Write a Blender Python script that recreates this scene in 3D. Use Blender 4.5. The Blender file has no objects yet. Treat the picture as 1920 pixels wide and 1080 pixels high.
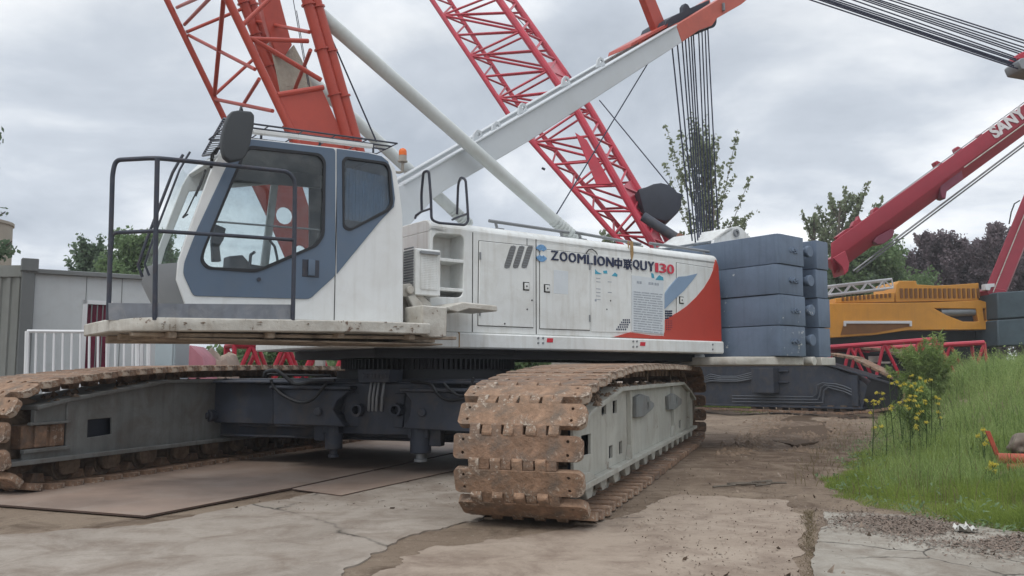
import bpy, bmesh, math, random
import numpy as np
from mathutils import Vector, Matrix
from mathutils.geometry import tessellate_polygon
R = math.radians
random.seed(7)
SC = bpy.context.scene
COL = SC.collection

# ------------------------------------------------------------------ camera, sky, sun
FPX, CAMZ, HOR = 1600.0, 1.3, 700.0            # focal length in photo pixels, eye height, horizon row
PITCH = math.atan((HOR - 540) / FPX)
cam = bpy.data.objects.new('camera', bpy.data.cameras.new('camera'))
COL.objects.link(cam)
cam.location = (0, 0, CAMZ)
cam.rotation_euler = (R(90) + PITCH, 0, 0)
cam.data.sensor_width = 36
cam.data.lens = 36 * FPX / 1920
cam.data.clip_end = 3000
cam.data.clip_start = 0.05
SC.camera = cam

SUN_EL, SUN_AZ = R(58), R(205)
W = bpy.data.worlds.new('World'); SC.world = W; W.use_nodes = True
nt = W.node_tree; nt.nodes.clear()
def nd(t, typ, **kw):
    n = t.nodes.new(typ)
    for k, v in kw.items(): setattr(n, k, v)
    return n
def ramp(t, stops, interp='LINEAR'):
    n = t.nodes.new('ShaderNodeValToRGB'); n.color_ramp.interpolation = interp
    e = n.color_ramp.elements
    while len(e) < len(stops): e.new(0.5)
    for el, (p, c) in zip(e, stops):
        el.position = p; el.color = (c, c, c, 1) if not isinstance(c, tuple) else (*c, 1)
    return n
L = nt.links.new
out = nd(nt, 'ShaderNodeOutputWorld'); bg = nd(nt, 'ShaderNodeBackground'); bg.inputs[1].default_value = 1.0
bg2 = nd(nt, 'ShaderNodeBackground'); bg2.inputs[1].default_value = 0.05
sky = nd(nt, 'ShaderNodeTexSky', sky_type='NISHITA', sun_disc=False, sun_elevation=SUN_EL, sun_rotation=SUN_AZ)
L(sky.outputs[0], bg2.inputs[0])
geo = nd(nt, 'ShaderNodeTexCoord')
sep = nd(nt, 'ShaderNodeSeparateXYZ'); L(geo.outputs['Generated'], sep.inputs[0])
mz = nd(nt, 'ShaderNodeMath', operation='MAXIMUM'); L(sep.outputs[2], mz.inputs[0]); mz.inputs[1].default_value = 0.0
az = nd(nt, 'ShaderNodeMath', operation='ADD'); L(mz.outputs[0], az.inputs[0]); az.inputs[1].default_value = 0.22
dx = nd(nt, 'ShaderNodeMath', operation='DIVIDE'); L(sep.outputs[0], dx.inputs[0]); L(az.outputs[0], dx.inputs[1])
dy = nd(nt, 'ShaderNodeMath', operation='DIVIDE'); L(sep.outputs[1], dy.inputs[0]); L(az.outputs[0], dy.inputs[1])
cb = nd(nt, 'ShaderNodeCombineXYZ'); L(dx.outputs[0], cb.inputs[0]); L(dy.outputs[0], cb.inputs[1]); cb.inputs[2].default_value = 3.7
n1 = nd(nt, 'ShaderNodeTexNoise'); n1.inputs['Scale'].default_value = 1.3; n1.inputs['Detail'].default_value = 7; n1.inputs['Roughness'].default_value = 0.54; n1.inputs['Distortion'].default_value = 0.25
L(cb.outputs[0], n1.inputs['Vector'])
r1 = ramp(nt, [(0.32, (0.42, 0.47, 0.54)), (0.45, (0.56, 0.61, 0.68)), (0.53, (0.74, 0.78, 0.83)), (0.66, (1.04, 1.05, 1.06))])
L(n1.outputs[0], r1.inputs[0])
# brighter towards the horizon, and boosted overhead, out of view, to light the ground
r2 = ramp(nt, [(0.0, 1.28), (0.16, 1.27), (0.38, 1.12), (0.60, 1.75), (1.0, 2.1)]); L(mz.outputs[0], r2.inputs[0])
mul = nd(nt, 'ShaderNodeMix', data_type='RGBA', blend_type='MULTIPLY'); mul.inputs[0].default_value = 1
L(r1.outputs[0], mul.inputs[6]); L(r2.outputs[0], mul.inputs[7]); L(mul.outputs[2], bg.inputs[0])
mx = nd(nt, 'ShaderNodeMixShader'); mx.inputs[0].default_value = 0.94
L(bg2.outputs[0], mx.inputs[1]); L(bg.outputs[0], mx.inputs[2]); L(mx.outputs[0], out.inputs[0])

sun = bpy.data.objects.new('sun', bpy.data.lights.new('sun', 'SUN')); COL.objects.link(sun)
sun.data.energy = 1.1; sun.data.angle = R(25); sun.data.color = (1, 0.97, 0.92)
sd = Vector((math.sin(SUN_AZ) * math.cos(SUN_EL), math.cos(SUN_AZ) * math.cos(SUN_EL), math.sin(SUN_EL)))
sun.rotation_euler = sd.to_track_quat('Z', 'Y').to_euler(); sun.location = sd * 50
SC.view_settings.view_transform = 'Standard'; SC.view_settings.look = 'None'
SC.view_settings.exposure = 0; SC.view_settings.gamma = 1
try: SC.view_settings.use_curve_mapping = False
except Exception: pass
SC.cycles.max_bounces = 6; SC.cycles.transparent_max_bounces = 12

# ------------------------------------------------------------------ surveying helpers
cP, sP = math.cos(PITCH), math.sin(PITCH)
EYE = Vector((0, 0, CAMZ))
def ray(u, v):
    a, b = (u - 960) / FPX, (540 - v) / FPX
    return Vector((a, cP - b * sP, sP + b * cP))
def G(u, v, z=0.0):
    d = ray(u, v); return EYE + d * ((z - CAMZ) / d.z)
def A(u, v, D):
    d = ray(u, v); return EYE + d * (D / d.y)
def hit(u, v, p0, n):
    d = ray(u, v); return EYE + d * ((p0 - EYE).dot(n) / d.dot(n))
def hdir(vpx):
    d = ray(vpx, HOR); d.z = 0; return d.normalized()
UP = Vector((0, 0, 1))
T = hdir(1490); P = Vector((T.y, -T.x, 0))      # along / across the crawlers
B = hdir(3100); N = Vector((B.y, -B.x, 0))      # along / across the upperworks
CEN = T * 11.9 - P * 5.25                       # slewing centre on the ground
class Fr:
    def __init__(s, o, x, y, z=UP): s.o, s.x, s.y, s.z = Vector(o), Vector(x), Vector(y), Vector(z)
    def w(s, p): return s.o + s.x * p[0] + s.y * p[1] + s.z * p[2]
    def l(s, q): q = q - s.o; return (q.dot(s.x), q.dot(s.y), q.dot(s.z))
    def mat(s, p=(0, 0, 0)):
        m = Matrix((s.x, s.y, s.z)).transposed().to_4x4(); m.translation = s.w(p); return m
WLD = Fr((0, 0, 0), (1, 0, 0), (0, 1, 0))
SUP = Fr(CEN, B, N)                              # coordinates (b, n, z)
TRK = Fr((0, 0, 0), P, T)                        # coordinates (p, t, z)
def S(u, v, n):                                  # side plane n of the upperworks -> (b, z)
    q = SUP.l(hit(u, v, CEN + N * n, N)); return (q[0], q[2])
def S3(u, v, n): b, z = S(u, v, n); return (b, n, z)
def SB(u, v, b):                                 # cross plane b -> (n, z)
    q = SUP.l(hit(u, v, CEN + B * b, B)); return (q[1], q[2])
def KP(u, v, p):                                 # crawler side plane p -> (t, z)
    q = TRK.l(hit(u, v, P * p, P)); return (q[1], q[2])
def KT(u, v, t):                                 # crawler cross plane t -> (p, z)
    q = TRK.l(hit(u, v, T * t, T)); return (q[0], q[2])

# ------------------------------------------------------------------ mesh builder
ROOT = {}
class MB:
    def __init__(s, fr=WLD): s.v, s.f, s.fr = [], [], fr
    def add(s, pts, faces):
        o = len(s.v); s.v += [s.fr.w(p) for p in pts]; s.f += [tuple(i + o for i in f) for f in faces]; return s
    def box(s, x0, x1, y0, y1, z0, z1):
        return s.add([(x0,y0,z0),(x1,y0,z0),(x1,y1,z0),(x0,y1,z0),(x0,y0,z1),(x1,y0,z1),(x1,y1,z1),(x0,y1,z1)],
                     [(0,3,2,1),(4,5,6,7),(0,1,5,4),(1,2,6,5),(2,3,7,6),(3,0,4,7)])
    def prism(s, poly, ax, a0, a1, holes=()):
        def P3(q, a):
            return {'y': (q[0], a, q[1]), 'x': (a, q[0], q[1]), 'z': (q[0], q[1], a)}[ax]
        loops = [list(poly)] + [list(h) for h in holes]
        n = sum(len(l) for l in loops); allp = [q for l in loops for q in l]
        pts = [P3(q, a0) for q in allp] + [P3(q, a1) for q in allp]; F = []
        if holes:
            tri = tessellate_polygon([[Vector((q[0], q[1], 0)) for q in l] for l in loops])
            F += [tuple(t) for t in tri] + [tuple(i + n for i in t[::-1]) for t in tri]
        else:
            F += [tuple(range(n)), tuple(range(2 * n - 1, n - 1, -1))]
        o = 0
        for l in loops:
            k = len(l)
            for i in range(k):
                j = (i + 1) % k; F.append((o + i, o + j, n + o + j, n + o + i))
            o += k
        return s.add(pts, F)
    def tube(s, a, b, r, seg=10, r2=None):
        return s.path([a, b], r, seg, r2)
    def path(s, pts, r, seg=8, r2=None, closed=False):
        W_ = [Vector(s.fr.w(p)) for p in pts]; n = len(W_); o = len(s.v)
        r2 = r if r2 is None else r2
        t0 = (W_[1] - W_[0]).normalized()
        up = Vector((0, 0, 1)) if abs(t0.z) < 0.9 else Vector((1, 0, 0))
        x = t0.cross(up).normalized()
        for i, p in enumerate(W_):
            ta = (W_[i] - W_[i - 1]).normalized() if i > 0 else t0
            tb = (W_[i + 1] - W_[i]).normalized() if i < n - 1 else ta
            t = (ta + tb).normalized() if (ta + tb).length > 1e-6 else ta
            x = (x - t * x.dot(t)).normalized(); y = t.cross(x)
            k = 1 / max(0.5, ta.dot(t)); rr = (r + (r2 - r) * i / max(1, n - 1)) * k ** 0.5
            for j in range(seg):
                an = 2 * math.pi * j / seg
                s.v.append(p + x * (rr * math.cos(an)) + y * (rr * math.sin(an)))
        for i in range(n - 1):
            for j in range(seg):
                k = (j + 1) % seg
                s.f.append((o + i * seg + j, o + i * seg + k, o + (i + 1) * seg + k, o + (i + 1) * seg + j))
        s.f.append(tuple(o + j for j in range(seg))[::-1]); s.f.append(tuple(o + (n - 1) * seg + j for j in range(seg)))
        return s
    def ring(s, c, axis, r0, r1, h, seg=32):           # washer/disc of height h along axis
        c = Vector(s.fr.w(c)); ax = Vector(axis).normalized()
        up = UP if abs(ax.z) < 0.9 else Vector((1, 0, 0)); x = ax.cross(up).normalized(); y = ax.cross(x); o = len(s.v)
        for (r, k) in ((r0, 0), (r1, 0), (r1, h), (r0, h)):
            for j in range(seg):
                an = 2 * math.pi * j / seg; s.v.append(c + x * (r * math.cos(an)) + y * (r * math.sin(an)) + ax * k)
        for q in range(4):
            for j in range(seg):
                k = (j + 1) % seg; a, b = q * seg, ((q + 1) % 4) * seg
                s.f.append((o + a + j, o + a + k, o + b + k, o + b + j))
        return s
    def build(s, name, mat, parent=None, bevel=0.0, seg=1, angle=35, merge=False):
        me = bpy.data.meshes.new(name)
        off = ROOT.get(parent.name, Vector()) if parent else Vector()
        me.from_pydata([v - off for v in s.v], [], s.f)
        bm = bmesh.new(); bm.from_mesh(me)
        if merge: bmesh.ops.remove_doubles(bm, verts=bm.verts, dist=1e-4)
        bmesh.ops.recalc_face_normals(bm, faces=bm.faces)
        if bevel > 0:
            ed = [e for e in bm.edges if len(e.link_faces) == 2 and e.calc_face_angle(0) > 0.6]
            bmesh.ops.bevel(bm, geom=ed, offset=bevel, segments=seg, profile=0.6, affect='EDGES', clamp_overlap=True)
        bm.to_mesh(me); bm.free()
        for p in me.polygons: p.use_smooth = True
        me.set_sharp_from_angle(angle=R(angle))
        if mat: me.materials.append(mat)
        o = bpy.data.objects.new(name, me); COL.objects.link(o)
        if parent: o.parent = parent; ROOT[o.name] = off
        return o
def tag(o, label, cat=None, group=None, kind=None):
    if label: o['label'] = label
    if cat: o['category'] = cat
    if group: o['group'] = group
    if kind: o['kind'] = kind
    return o
def thing(name, loc, label, cat, group=None):
    o = bpy.data.objects.new(name, None); COL.objects.link(o); o.location = loc; o.empty_display_size = 0.3
    ROOT[o.name] = Vector(loc); return tag(o, label, cat, group)
def arc(c, r, a0, a1, n):
    return [(c[0] + r * math.cos(R(a0 + (a1 - a0) * i / n)), c[1] + r * math.sin(R(a0 + (a1 - a0) * i / n))) for i in range(n + 1)]
def rrect(x0, x1, y0, y1, r, n=4):
    return arc((x1 - r, y1 - r), r, 0, 90, n) + arc((x0 + r, y1 - r), r, 90, 180, n) + arc((x0 + r, y0 + r), r, 180, 270, n) + arc((x1 - r, y0 + r), r, 270, 360, n)
def rpoly(pts, r, n=4):                          # polygon with rounded corners
    outp = []; k = len(pts)
    for i in range(k):
        p, a, b = Vector(pts[i]), Vector(pts[i - 1]), Vector(pts[(i + 1) % k])
        da, db = (a - p), (b - p); d = min(r, da.length * .45, db.length * .45)
        s_, e_ = p + da.normalized() * d, p + db.normalized() * d
        for j in range(n + 1):
            t = j / n; q = s_ * (1 - t) ** 2 + p * 2 * t * (1 - t) + e_ * t * t; outp.append((q.x, q.y))
    return outp
def grow(pts, d):                                # scale a polygon outward by about d
    cx = sum(p[0] for p in pts) / len(pts); cy = sum(p[1] for p in pts) / len(pts); o = []
    for x, y in pts:
        l = math.hypot(x - cx, y - cy); o.append((x + (x - cx) / l * d, y + (y - cy) / l * d))
    return o

# ------------------------------------------------------------------ materials
def mat(name, col, rough=.5, metal=0.0, var=.18, vs=2.0, grime=0.0, gcol=(.07, .05, .035), gs=5.0, streak=0.0, scol=(.12, .10, .08), bump=0.0, bs=30.0, spec=.4, chips=0.0, ccol=(.16, .07, .04), rvar=.12):
    m = bpy.data.materials.new(name); m.use_nodes = True; t = m.node_tree; l = t.links.new
    b = t.nodes['Principled BSDF']; b.inputs['Metallic'].default_value = metal; b.inputs['Specular IOR Level'].default_value = spec
    tc = nd(t, 'ShaderNodeTexCoord')
    def noise(sc, det=5, ro=.6, vec=None, dist=0.0):
        n = nd(t, 'ShaderNodeTexNoise'); n.inputs['Scale'].default_value = sc; n.inputs['Detail'].default_value = det; n.inputs['Roughness'].default_value = ro; n.inputs['Distortion'].default_value = dist
        l(vec or tc.outputs['Object'], n.inputs['Vector']); return n
    def mixc(fac, a, bcol):
        x = nd(t, 'ShaderNodeMix', data_type='RGBA')
        if isinstance(fac, float): x.inputs[0].default_value = fac
        else: l(fac, x.inputs[0])
        for i, c in ((6, a), (7, bcol)):
            if isinstance(c, tuple): x.inputs[i].default_value = (*c, 1)
            else: l(c, x.inputs[i])
        return x.outputs[2]
    nA = noise(vs, 6)
    rA = ramp(t, [(.3, 0.0), (.7, 1.0)]); l(nA.outputs[0], rA.inputs[0])
    c = mixc(rA.outputs[0], tuple(x * (1 - var) for x in col), tuple(min(1, x * (1 + var)) for x in col))
    if streak > 0:
        mp = nd(t, 'ShaderNodeMapping'); mp.inputs['Scale'].default_value = (9, 9, .55); l(tc.outputs['Object'], mp.inputs[0])
        n = noise(1.3, 4, .6, mp.outputs[0]); r = ramp(t, [(.5, 0.0), (.78, streak)]); l(n.outputs[0], r.inputs[0])
        c = mixc(r.outputs[0], c, scol)
    if grime > 0:
        n = noise(gs, 8, .68, None, .6); r = ramp(t, [(.46, 0.0), (.70, grime)]); l(n.outputs[0], r.inputs[0])
        c = mixc(r.outputs[0], c, gcol)
    if chips > 0:
        n = noise(gs * 5, 6, .7); n2 = noise(gs * .5, 3); mm = nd(t, 'ShaderNodeMath', operation='MULTIPLY'); l(n.outputs[0], mm.inputs[0]); l(n2.outputs[0], mm.inputs[1])
        r = ramp(t, [(.43 - .16 * chips, 0.0), (.46 - .16 * chips, 1.0)]); l(mm.outputs[0], r.inputs[0]); c = mixc(r.outputs[0], c, ccol)
    l(c, b.inputs['Base Color'])
    rr = nd(t, 'ShaderNodeMapRange'); rr.inputs[3].default_value = max(.05, rough - rvar); rr.inputs[4].default_value = min(1, rough + rvar); l(nA.outputs[0], rr.inputs[0]); l(rr.outputs[0], b.inputs['Roughness'])
    if bump > 0:
        n = noise(bs, 6, .65); bp = nd(t, 'ShaderNodeBump'); bp.inputs['Strength'].default_value = bump; bp.inputs['Distance'].default_value = .02
        l(n.outputs[0], bp.inputs['Height']); l(bp.outputs[0], b.inputs['Normal'])
    return m
M = {}
M['white'] = mat('white_paint', (.69, .705, .69), .38, var=.06, vs=1.2, grime=.30, gcol=(.38, .35, .29), gs=2.5, streak=.42, scol=(.40, .37, .31), bump=.02, bs=6)
M['cab_white'] = mat('cab_white_paint', (.70, .715, .71), .35, var=.04, vs=1.0, grime=.2, gcol=(.40, .36, .30), gs=3, streak=.22, scol=(.4, .38, .33))
M['old_white'] = mat('flaking_white_paint', (.50, .48, .43), .6, var=.16, vs=3, grime=.6, gcol=(.27, .22, .17), gs=3.5, chips=.34, ccol=(.13, .08, .055), bump=.35, bs=22, streak=.3, scol=(.28, .22, .16))
M['deck_under'] = mat('rusty_deck_underside', (.36, .29, .22), .8, var=.35, vs=3, grime=.7, gcol=(.07, .05, .04), gs=4, bump=.5, bs=15)
M['blue'] = mat('slate_blue_paint', (.095, .136, .195), .42, var=.08, vs=1.3, grime=.18, gcol=(.16, .17, .18), gs=4, streak=.10, scol=(.16, .18, .2))
M['cw'] = mat('slate_counterweight_paint', (.122, .162, .225), .5, var=.12, vs=1.4, grime=.3, gcol=(.055, .075, .11), gs=2.2, streak=.45, scol=(.055, .075, .115), bump=.2, bs=7, chips=.3, ccol=(.42, .43, .43))
M['rail'] = mat('dark_rail_paint', (.035, .042, .06), .45, var=.25, vs=9, grime=.4, gcol=(.09, .06, .05), gs=14)
M['rubber'] = mat('black_rubber', (.02, .022, .026), .6, var=.2)
M['dark'] = mat('dark_slate_steel', (.034, .041, .058), .55, var=.25, vs=2.5, grime=.6, gcol=(.085, .072, .06), gs=3, streak=.25, scol=(.02, .022, .028), bump=.08, bs=12)
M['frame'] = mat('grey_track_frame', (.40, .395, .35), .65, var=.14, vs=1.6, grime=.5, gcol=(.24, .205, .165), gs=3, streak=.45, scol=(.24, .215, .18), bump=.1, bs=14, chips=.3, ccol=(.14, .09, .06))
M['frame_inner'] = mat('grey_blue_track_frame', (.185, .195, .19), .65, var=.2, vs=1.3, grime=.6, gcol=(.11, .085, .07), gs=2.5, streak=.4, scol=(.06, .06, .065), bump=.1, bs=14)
M['rust'] = mat('rusty_track_steel', (.285, .18, .118), .80, var=.42, vs=9, grime=1.0, gcol=(.155, .125, .10), gs=5, bump=1.0, bs=26, chips=.72, ccol=(.40, .33, .265), spec=.25, streak=.5, scol=(.19, .12, .08))
M['rust_dark'] = mat('dirty_track_steel', (.15, .11, .08), .85, var=.4, vs=6, grime=.8, gcol=(.06, .045, .035), gs=8, bump=.6, bs=30, spec=.15)
M['mud'] = mat('dried_mud', (.20, .145, .105), .95, var=.35, vs=9, bump=1.0, bs=40, spec=.1)
M['red'] = mat('orange_red_boom_paint', (.40, .062, .040), .42, var=.10, vs=1.5, grime=.35, gcol=(.24, .04, .035), gs=3, streak=.18, scol=(.26, .05, .04))
M['red_decal'] = mat('red_body_paint', (.46, .055, .035), .42, var=.06, vs=1.5, streak=.12, scol=(.3, .05, .04))
M['crimson'] = mat('crimson_boom_paint', (.42, .022, .045), .42, var=.15, vs=1.2, grime=.3, gcol=(.18, .015, .03), gs=2)
M['crimson2'] = mat('dull_crimson_boom_paint', (.33, .028, .048), .42, var=.10, vs=.8, grime=.3, gcol=(.20, .02, .04), gs=.8, streak=.2, scol=(.2, .03, .04))
M['maroon'] = mat('maroon_underside_paint', (.16, .03, .055), .5, var=.15, vs=.8)
M['grey_white'] = mat('pale_grey_tube_paint', (.53, .56, .55), .42, var=.05, vs=1, grime=.3, gcol=(.36, .36, .30), gs=3, chips=.12, ccol=(.10, .10, .09), streak=.1)
M['mast'] = mat('pale_mast_paint', (.50, .53, .55), .40, var=.05, vs=.8, grime=.2, gcol=(.38, .38, .35), gs=2, chips=.04, ccol=(.15, .12, .1))
M['rope'] = mat('steel_rope', (.03, .036, .065), .5, metal=.3, var=.3, vs=20)
M['navy'] = mat('navy_lettering', (.012, .02, .06), .4, var=.15)
M['redletter'] = mat('red_lettering', (.55, .03, .06), .4, var=.1)
M['sky_blue'] = mat('blue_emblem', (.14, .30, .52), .4, var=.35, vs=40)
M['decal_blue'] = mat('grey_blue_decal', (.22, .31, .43), .42, var=.06)
M['teal'] = mat('teal_print', (.05, .30, .42), .5)
M['paper'] = mat('faded_notice', (.60, .64, .67), .5, var=.05, vs=6, grime=.25, gcol=(.48, .5, .5), gs=6)
M['print'] = mat('grey_print', (.33, .36, .40), .6, var=.3, vs=60)
M['black'] = mat('black_metal', (.012, .013, .016), .5, var=.3)
M['groove'] = mat('dark_gap', (.03, .03, .03), .8)
M['vent'] = mat('vent_grille', (.17, .175, .175), .6, var=.2)
M['amber'] = mat('amber_lens', (.75, .16, .03), .25, var=.05)
M['steelplate'] = mat('steel_road_plate', (.235, .172, .135), .68, metal=.0, var=.3, vs=.9, grime=.8, gcol=(.30, .245, .205), gs=1.1, streak=.0, bump=.15, bs=8, spec=.4, chips=.05)
M['plate_edge'] = mat('plate_edge_rust', (.08, .05, .04), .8)
M['winch'] = mat('dark_winch_cover', (.03, .035, .05), .6, var=.2)
M['orange'] = mat('orange_crane_paint', (.60, .27, .03), .45, var=.10, vs=.6, grime=.25, gcol=(.30, .14, .03), gs=1.2, streak=.2, scol=(.32, .15, .04))
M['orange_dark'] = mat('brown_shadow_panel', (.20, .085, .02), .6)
M['greysteel'] = mat('grey_steel', (.22, .23, .24), .4, metal=.3, var=.15)
M['panelwhite'] = mat('cabin_panel', (.50, .53, .54), .5, var=.05, vs=.7, streak=.15, scol=(.3, .31, .31), grime=.15, gcol=(.28, .28, .26))
M['cabin_trim'] = mat('cabin_trim', (.17, .18, .18), .55, var=.1)
M['cabin_end'] = mat('cabin_end_sheet', (.26, .27, .255), .55, var=.1, streak=.3, scol=(.18, .17, .14))
M['maroonglass'] = mat('maroon_window', (.16, .012, .04), .3, var=.4, vs=3)
M['whitebar'] = mat('white_bar_paint', (.66, .67, .68), .5, var=.06)
M['fridge'] = mat('pale_blue_panel', (.40, .47, .50), .45, var=.04)
M['pink'] = mat('pink_tarpaulin', (.36, .14, .17), .7, var=.15, vs=3, bump=.3, bs=6)
M['beige'] = mat('beige_tarpaulin', (.30, .235, .19), .8, var=.2, vs=3, bump=.6, bs=7)
M['tank'] = mat('beige_tank', (.34, .30, .24), .6, var=.1, streak=.3, scol=(.22, .19, .15))
M['bark'] = mat('tree_bark', (.12, .10, .08), .9, var=.3, vs=6, bump=.8, bs=25)
M['seat'] = mat('seat_fabric', (.05, .055, .065), .8)
M['tan'] = mat('tan_trim', (.33, .30, .26), .6)
M['cabin_in'] = mat('cab_interior', (.16, .175, .19), .6, var=.1)
M['curtain'] = mat('pale_curtain', (.70, .74, .78), .8, var=.2, streak=.4, scol=(.16, .2, .25))
M['rock'] = mat('boulder_stone', (.20, .165, .135), .9, var=.35, vs=5, grime=.5, gcol=(.07, .055, .045), gs=6, bump=.9, bs=14, spec=.15)
M['redpipe'] = mat('rusty_red_pipe', (.40, .07, .04), .6, var=.25, vs=6, grime=.5, gcol=(.16, .06, .04), gs=8)
M['litter'] = mat('dirty_white_plastic', (.55, .54, .50), .5, var=.15, vs=12)
M['concrete_block'] = mat('pale_concrete', (.36, .35, .33), .85, var=.15, bump=.3)
def leafmat(name, c1, c2, sc=.8, trans=.48, rough=.55, fine=22):
    m = bpy.data.materials.new(name); m.use_nodes = True; t = m.node_tree; l = t.links.new; b = t.nodes['Principled BSDF']
    tc = nd(t, 'ShaderNodeTexCoord'); n = nd(t, 'ShaderNodeTexNoise'); n.inputs['Scale'].default_value = sc; n.inputs['Detail'].default_value = 5; n.inputs['Roughness'].default_value = .75
    l(tc.outputs['Object'], n.inputs['Vector']); x = nd(t, 'ShaderNodeMix', data_type='RGBA'); r = ramp(t, [(.36, 0.0), (.64, 1.0)]); nf = nd(t, 'ShaderNodeTexNoise'); nf.inputs['Scale'].default_value = fine; nf.inputs['Detail'].default_value = 2; l(tc.outputs['Object'], nf.inputs['Vector']); am = nd(t, 'ShaderNodeMix', data_type='FLOAT'); am.inputs[0].default_value = .55; l(n.outputs[0], am.inputs[2]); l(nf.outputs[0], am.inputs[3]); l(am.outputs[0], r.inputs[0]); l(r.outputs[0], x.inputs[0])
    x.inputs[6].default_value = (*c1, 1); x.inputs[7].default_value = (*c2, 1); l(x.outputs[2], b.inputs['Base Color'])
    b.inputs['Roughness'].default_value = rough; b.inputs['Specular IOR Level'].default_value = .25
    tr = nd(t, 'ShaderNodeBsdfTranslucent'); l(x.outputs[2], tr.inputs[0]); ms = nd(t, 'ShaderNodeMixShader'); ms.inputs[0].default_value = trans
    l(b.outputs[0], ms.inputs[1]); l(tr.outputs[0], ms.inputs[2]); l(ms.outputs[0], t.nodes['Material Output'].inputs[0]); return m
M['leaf'] = leafmat('poplar_leaves', (.14, .175, .10), (.28, .32, .19))
M['leaf2'] = leafmat('green_leaves', (.11, .18, .08), (.23, .32, .15))
M['leaf3'] = leafmat('dark_green_leaves', (.095, .145, .09), (.18, .25, .15))
M['leafp'] = leafmat('purple_leaves', (.14, .112, .122), (.26, .21, .225))
M['grass'] = leafmat('grass_blades', (.125, .19, .03), (.36, .44, .11), .9, fine=45)
M['grassfar'] = leafmat('pale_weeds', (.145, .23, .065), (.39, .48, .175), .5, fine=30)
M['dry'] = leafmat('dry_stems', (.15, .12, .07), (.25, .20, .12), 2)
M['stem'] = leafmat('mustard_stems', (.06, .10, .035), (.10, .15, .05), 3)
M['petal'] = leafmat('yellow_petals', (.62, .50, .05), (.75, .66, .16), 6)
def glassmat(name, tint, refl=.10):
    m = bpy.data.materials.new(name); m.use_nodes = True; t = m.node_tree; t.nodes.remove(t.nodes['Principled BSDF']); l = t.links.new
    tr = nd(t, 'ShaderNodeBsdfTransparent'); tr.inputs[0].default_value = (*tint, 1); g = nd(t, 'ShaderNodeBsdfGlossy'); g.inputs['Roughness'].default_value = .03
    fr = nd(t, 'ShaderNodeLayerWeight'); fr.inputs[0].default_value = .25; mr = nd(t, 'ShaderNodeMapRange'); mr.inputs[3].default_value = refl * .5; mr.inputs[4].default_value = refl * 4; l(fr.outputs['Fresnel'], mr.inputs[0])
    d = nd(t, 'ShaderNodeBsdfDiffuse'); d.inputs[0].default_value = (.5, .5, .48, 1)
    tc = nd(t, 'ShaderNodeTexCoord'); n = nd(t, 'ShaderNodeTexNoise'); n.inputs['Scale'].default_value = 4; n.inputs['Detail'].default_value = 8; n.inputs['Roughness'].default_value = .7; l(tc.outputs['Object'], n.inputs['Vector'])
    r = ramp(t, [(.45, .01), (.8, .12)]); l(n.outputs[0], r.inputs[0])
    m1 = nd(t, 'ShaderNodeMixShader'); l(mr.outputs[0], m1.inputs[0]); l(tr.outputs[0], m1.inputs[1]); l(g.outputs[0], m1.inputs[2])
    m2 = nd(t, 'ShaderNodeMixShader'); l(r.outputs[0], m2.inputs[0]); l(m1.outputs[0], m2.inputs[1]); l(d.outputs[0], m2.inputs[2])
    l(m2.outputs[0], t.nodes['Material Output'].inputs[0]); return m
M['glass'] = glassmat('cab_glass', (.86, .90, .91), .06)
M['glass_clear'] = glassmat('windscreen_glass', (.90, .93, .93), .03)
M['glass_dark'] = glassmat('tinted_glass', (.55, .63, .70), .12)

def text(body, fr, pos, size, mt, parent, name='lettering', bold=.012, depth=.003, sx=1.0, align='LEFT', spacing=1.0):
    cu = bpy.data.curves.new('txt', 'FONT'); cu.body = body; cu.size = size; cu.extrude = depth; cu.offset = bold; cu.align_x = align; cu.space_character = spacing
    o = bpy.data.objects.new('txt', cu); COL.objects.link(o)
    bpy.context.view_layer.update()
    me = bpy.data.meshes.new_from_object(o.evaluated_get(bpy.context.evaluated_depsgraph_get()))
    bpy.data.objects.remove(o)
    off = ROOT.get(parent.name, Vector()); mw = fr.mat(pos); mw.translation -= off
    me.transform(mw @ Matrix.Diagonal((sx, 1, 1, 1)))
    me.materials.clear(); me.materials.append(mt); me.name = name
    ob = bpy.data.objects.new(name, me); COL.objects.link(ob); ob.parent = parent; ROOT[ob.name] = off; return ob

# =================================================================== SETTING: ground
EA, EN = Vector((3.25, 9, 0)), Vector((.913, -.408, 0))
FN = Vector((.915, .402, 0))
def edge_d(x, y):
    e = (x - 3.25) * .913 - (y - 9) * .408; f = (x - 3.25) * .915 + (y - 9) * .402
    return np.minimum(e, f)
def sstep(a, b, x):
    t = np.clip((x - a) / (b - a), 0, 1); return t * t * (3 - 2 * t)
_rs = np.random.RandomState(3)
_ph = [(_rs.uniform(.25, 1.6), _rs.uniform(0, 6.28), _rs.uniform(0, 6.28)) for _ in range(14)]
def wob(x, y):
    s = 0
    for k, (fr, a, p_) in enumerate(_ph): s = s + np.sin((x * math.cos(a) + y * math.sin(a)) * fr + p_) / (1 + fr)
    return s * .12
def gz(x, y):
    x = np.asarray(x, float); y = np.asarray(y, float)
    m = edge_d(x, y)
    z = .30 * sstep(.5, 4.0, m) + .95 * sstep(.2, 2.6, m) * sstep(10.5, 20, y) + .16 * wob(x, y) * sstep(.3, 2, m)
    # rutted muddy lane beyond the near crawler
    lane = sstep(4.6, 5.4, x) * sstep(-.1, -.9, m) * sstep(10.5, 12.5, y) * sstep(40, 30, y)
    z = z + lane * (.20 * wob(x * 2.6, y * 1.3) + .05 * wob(x * 9, y * 7) - .03)
    return z
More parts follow.
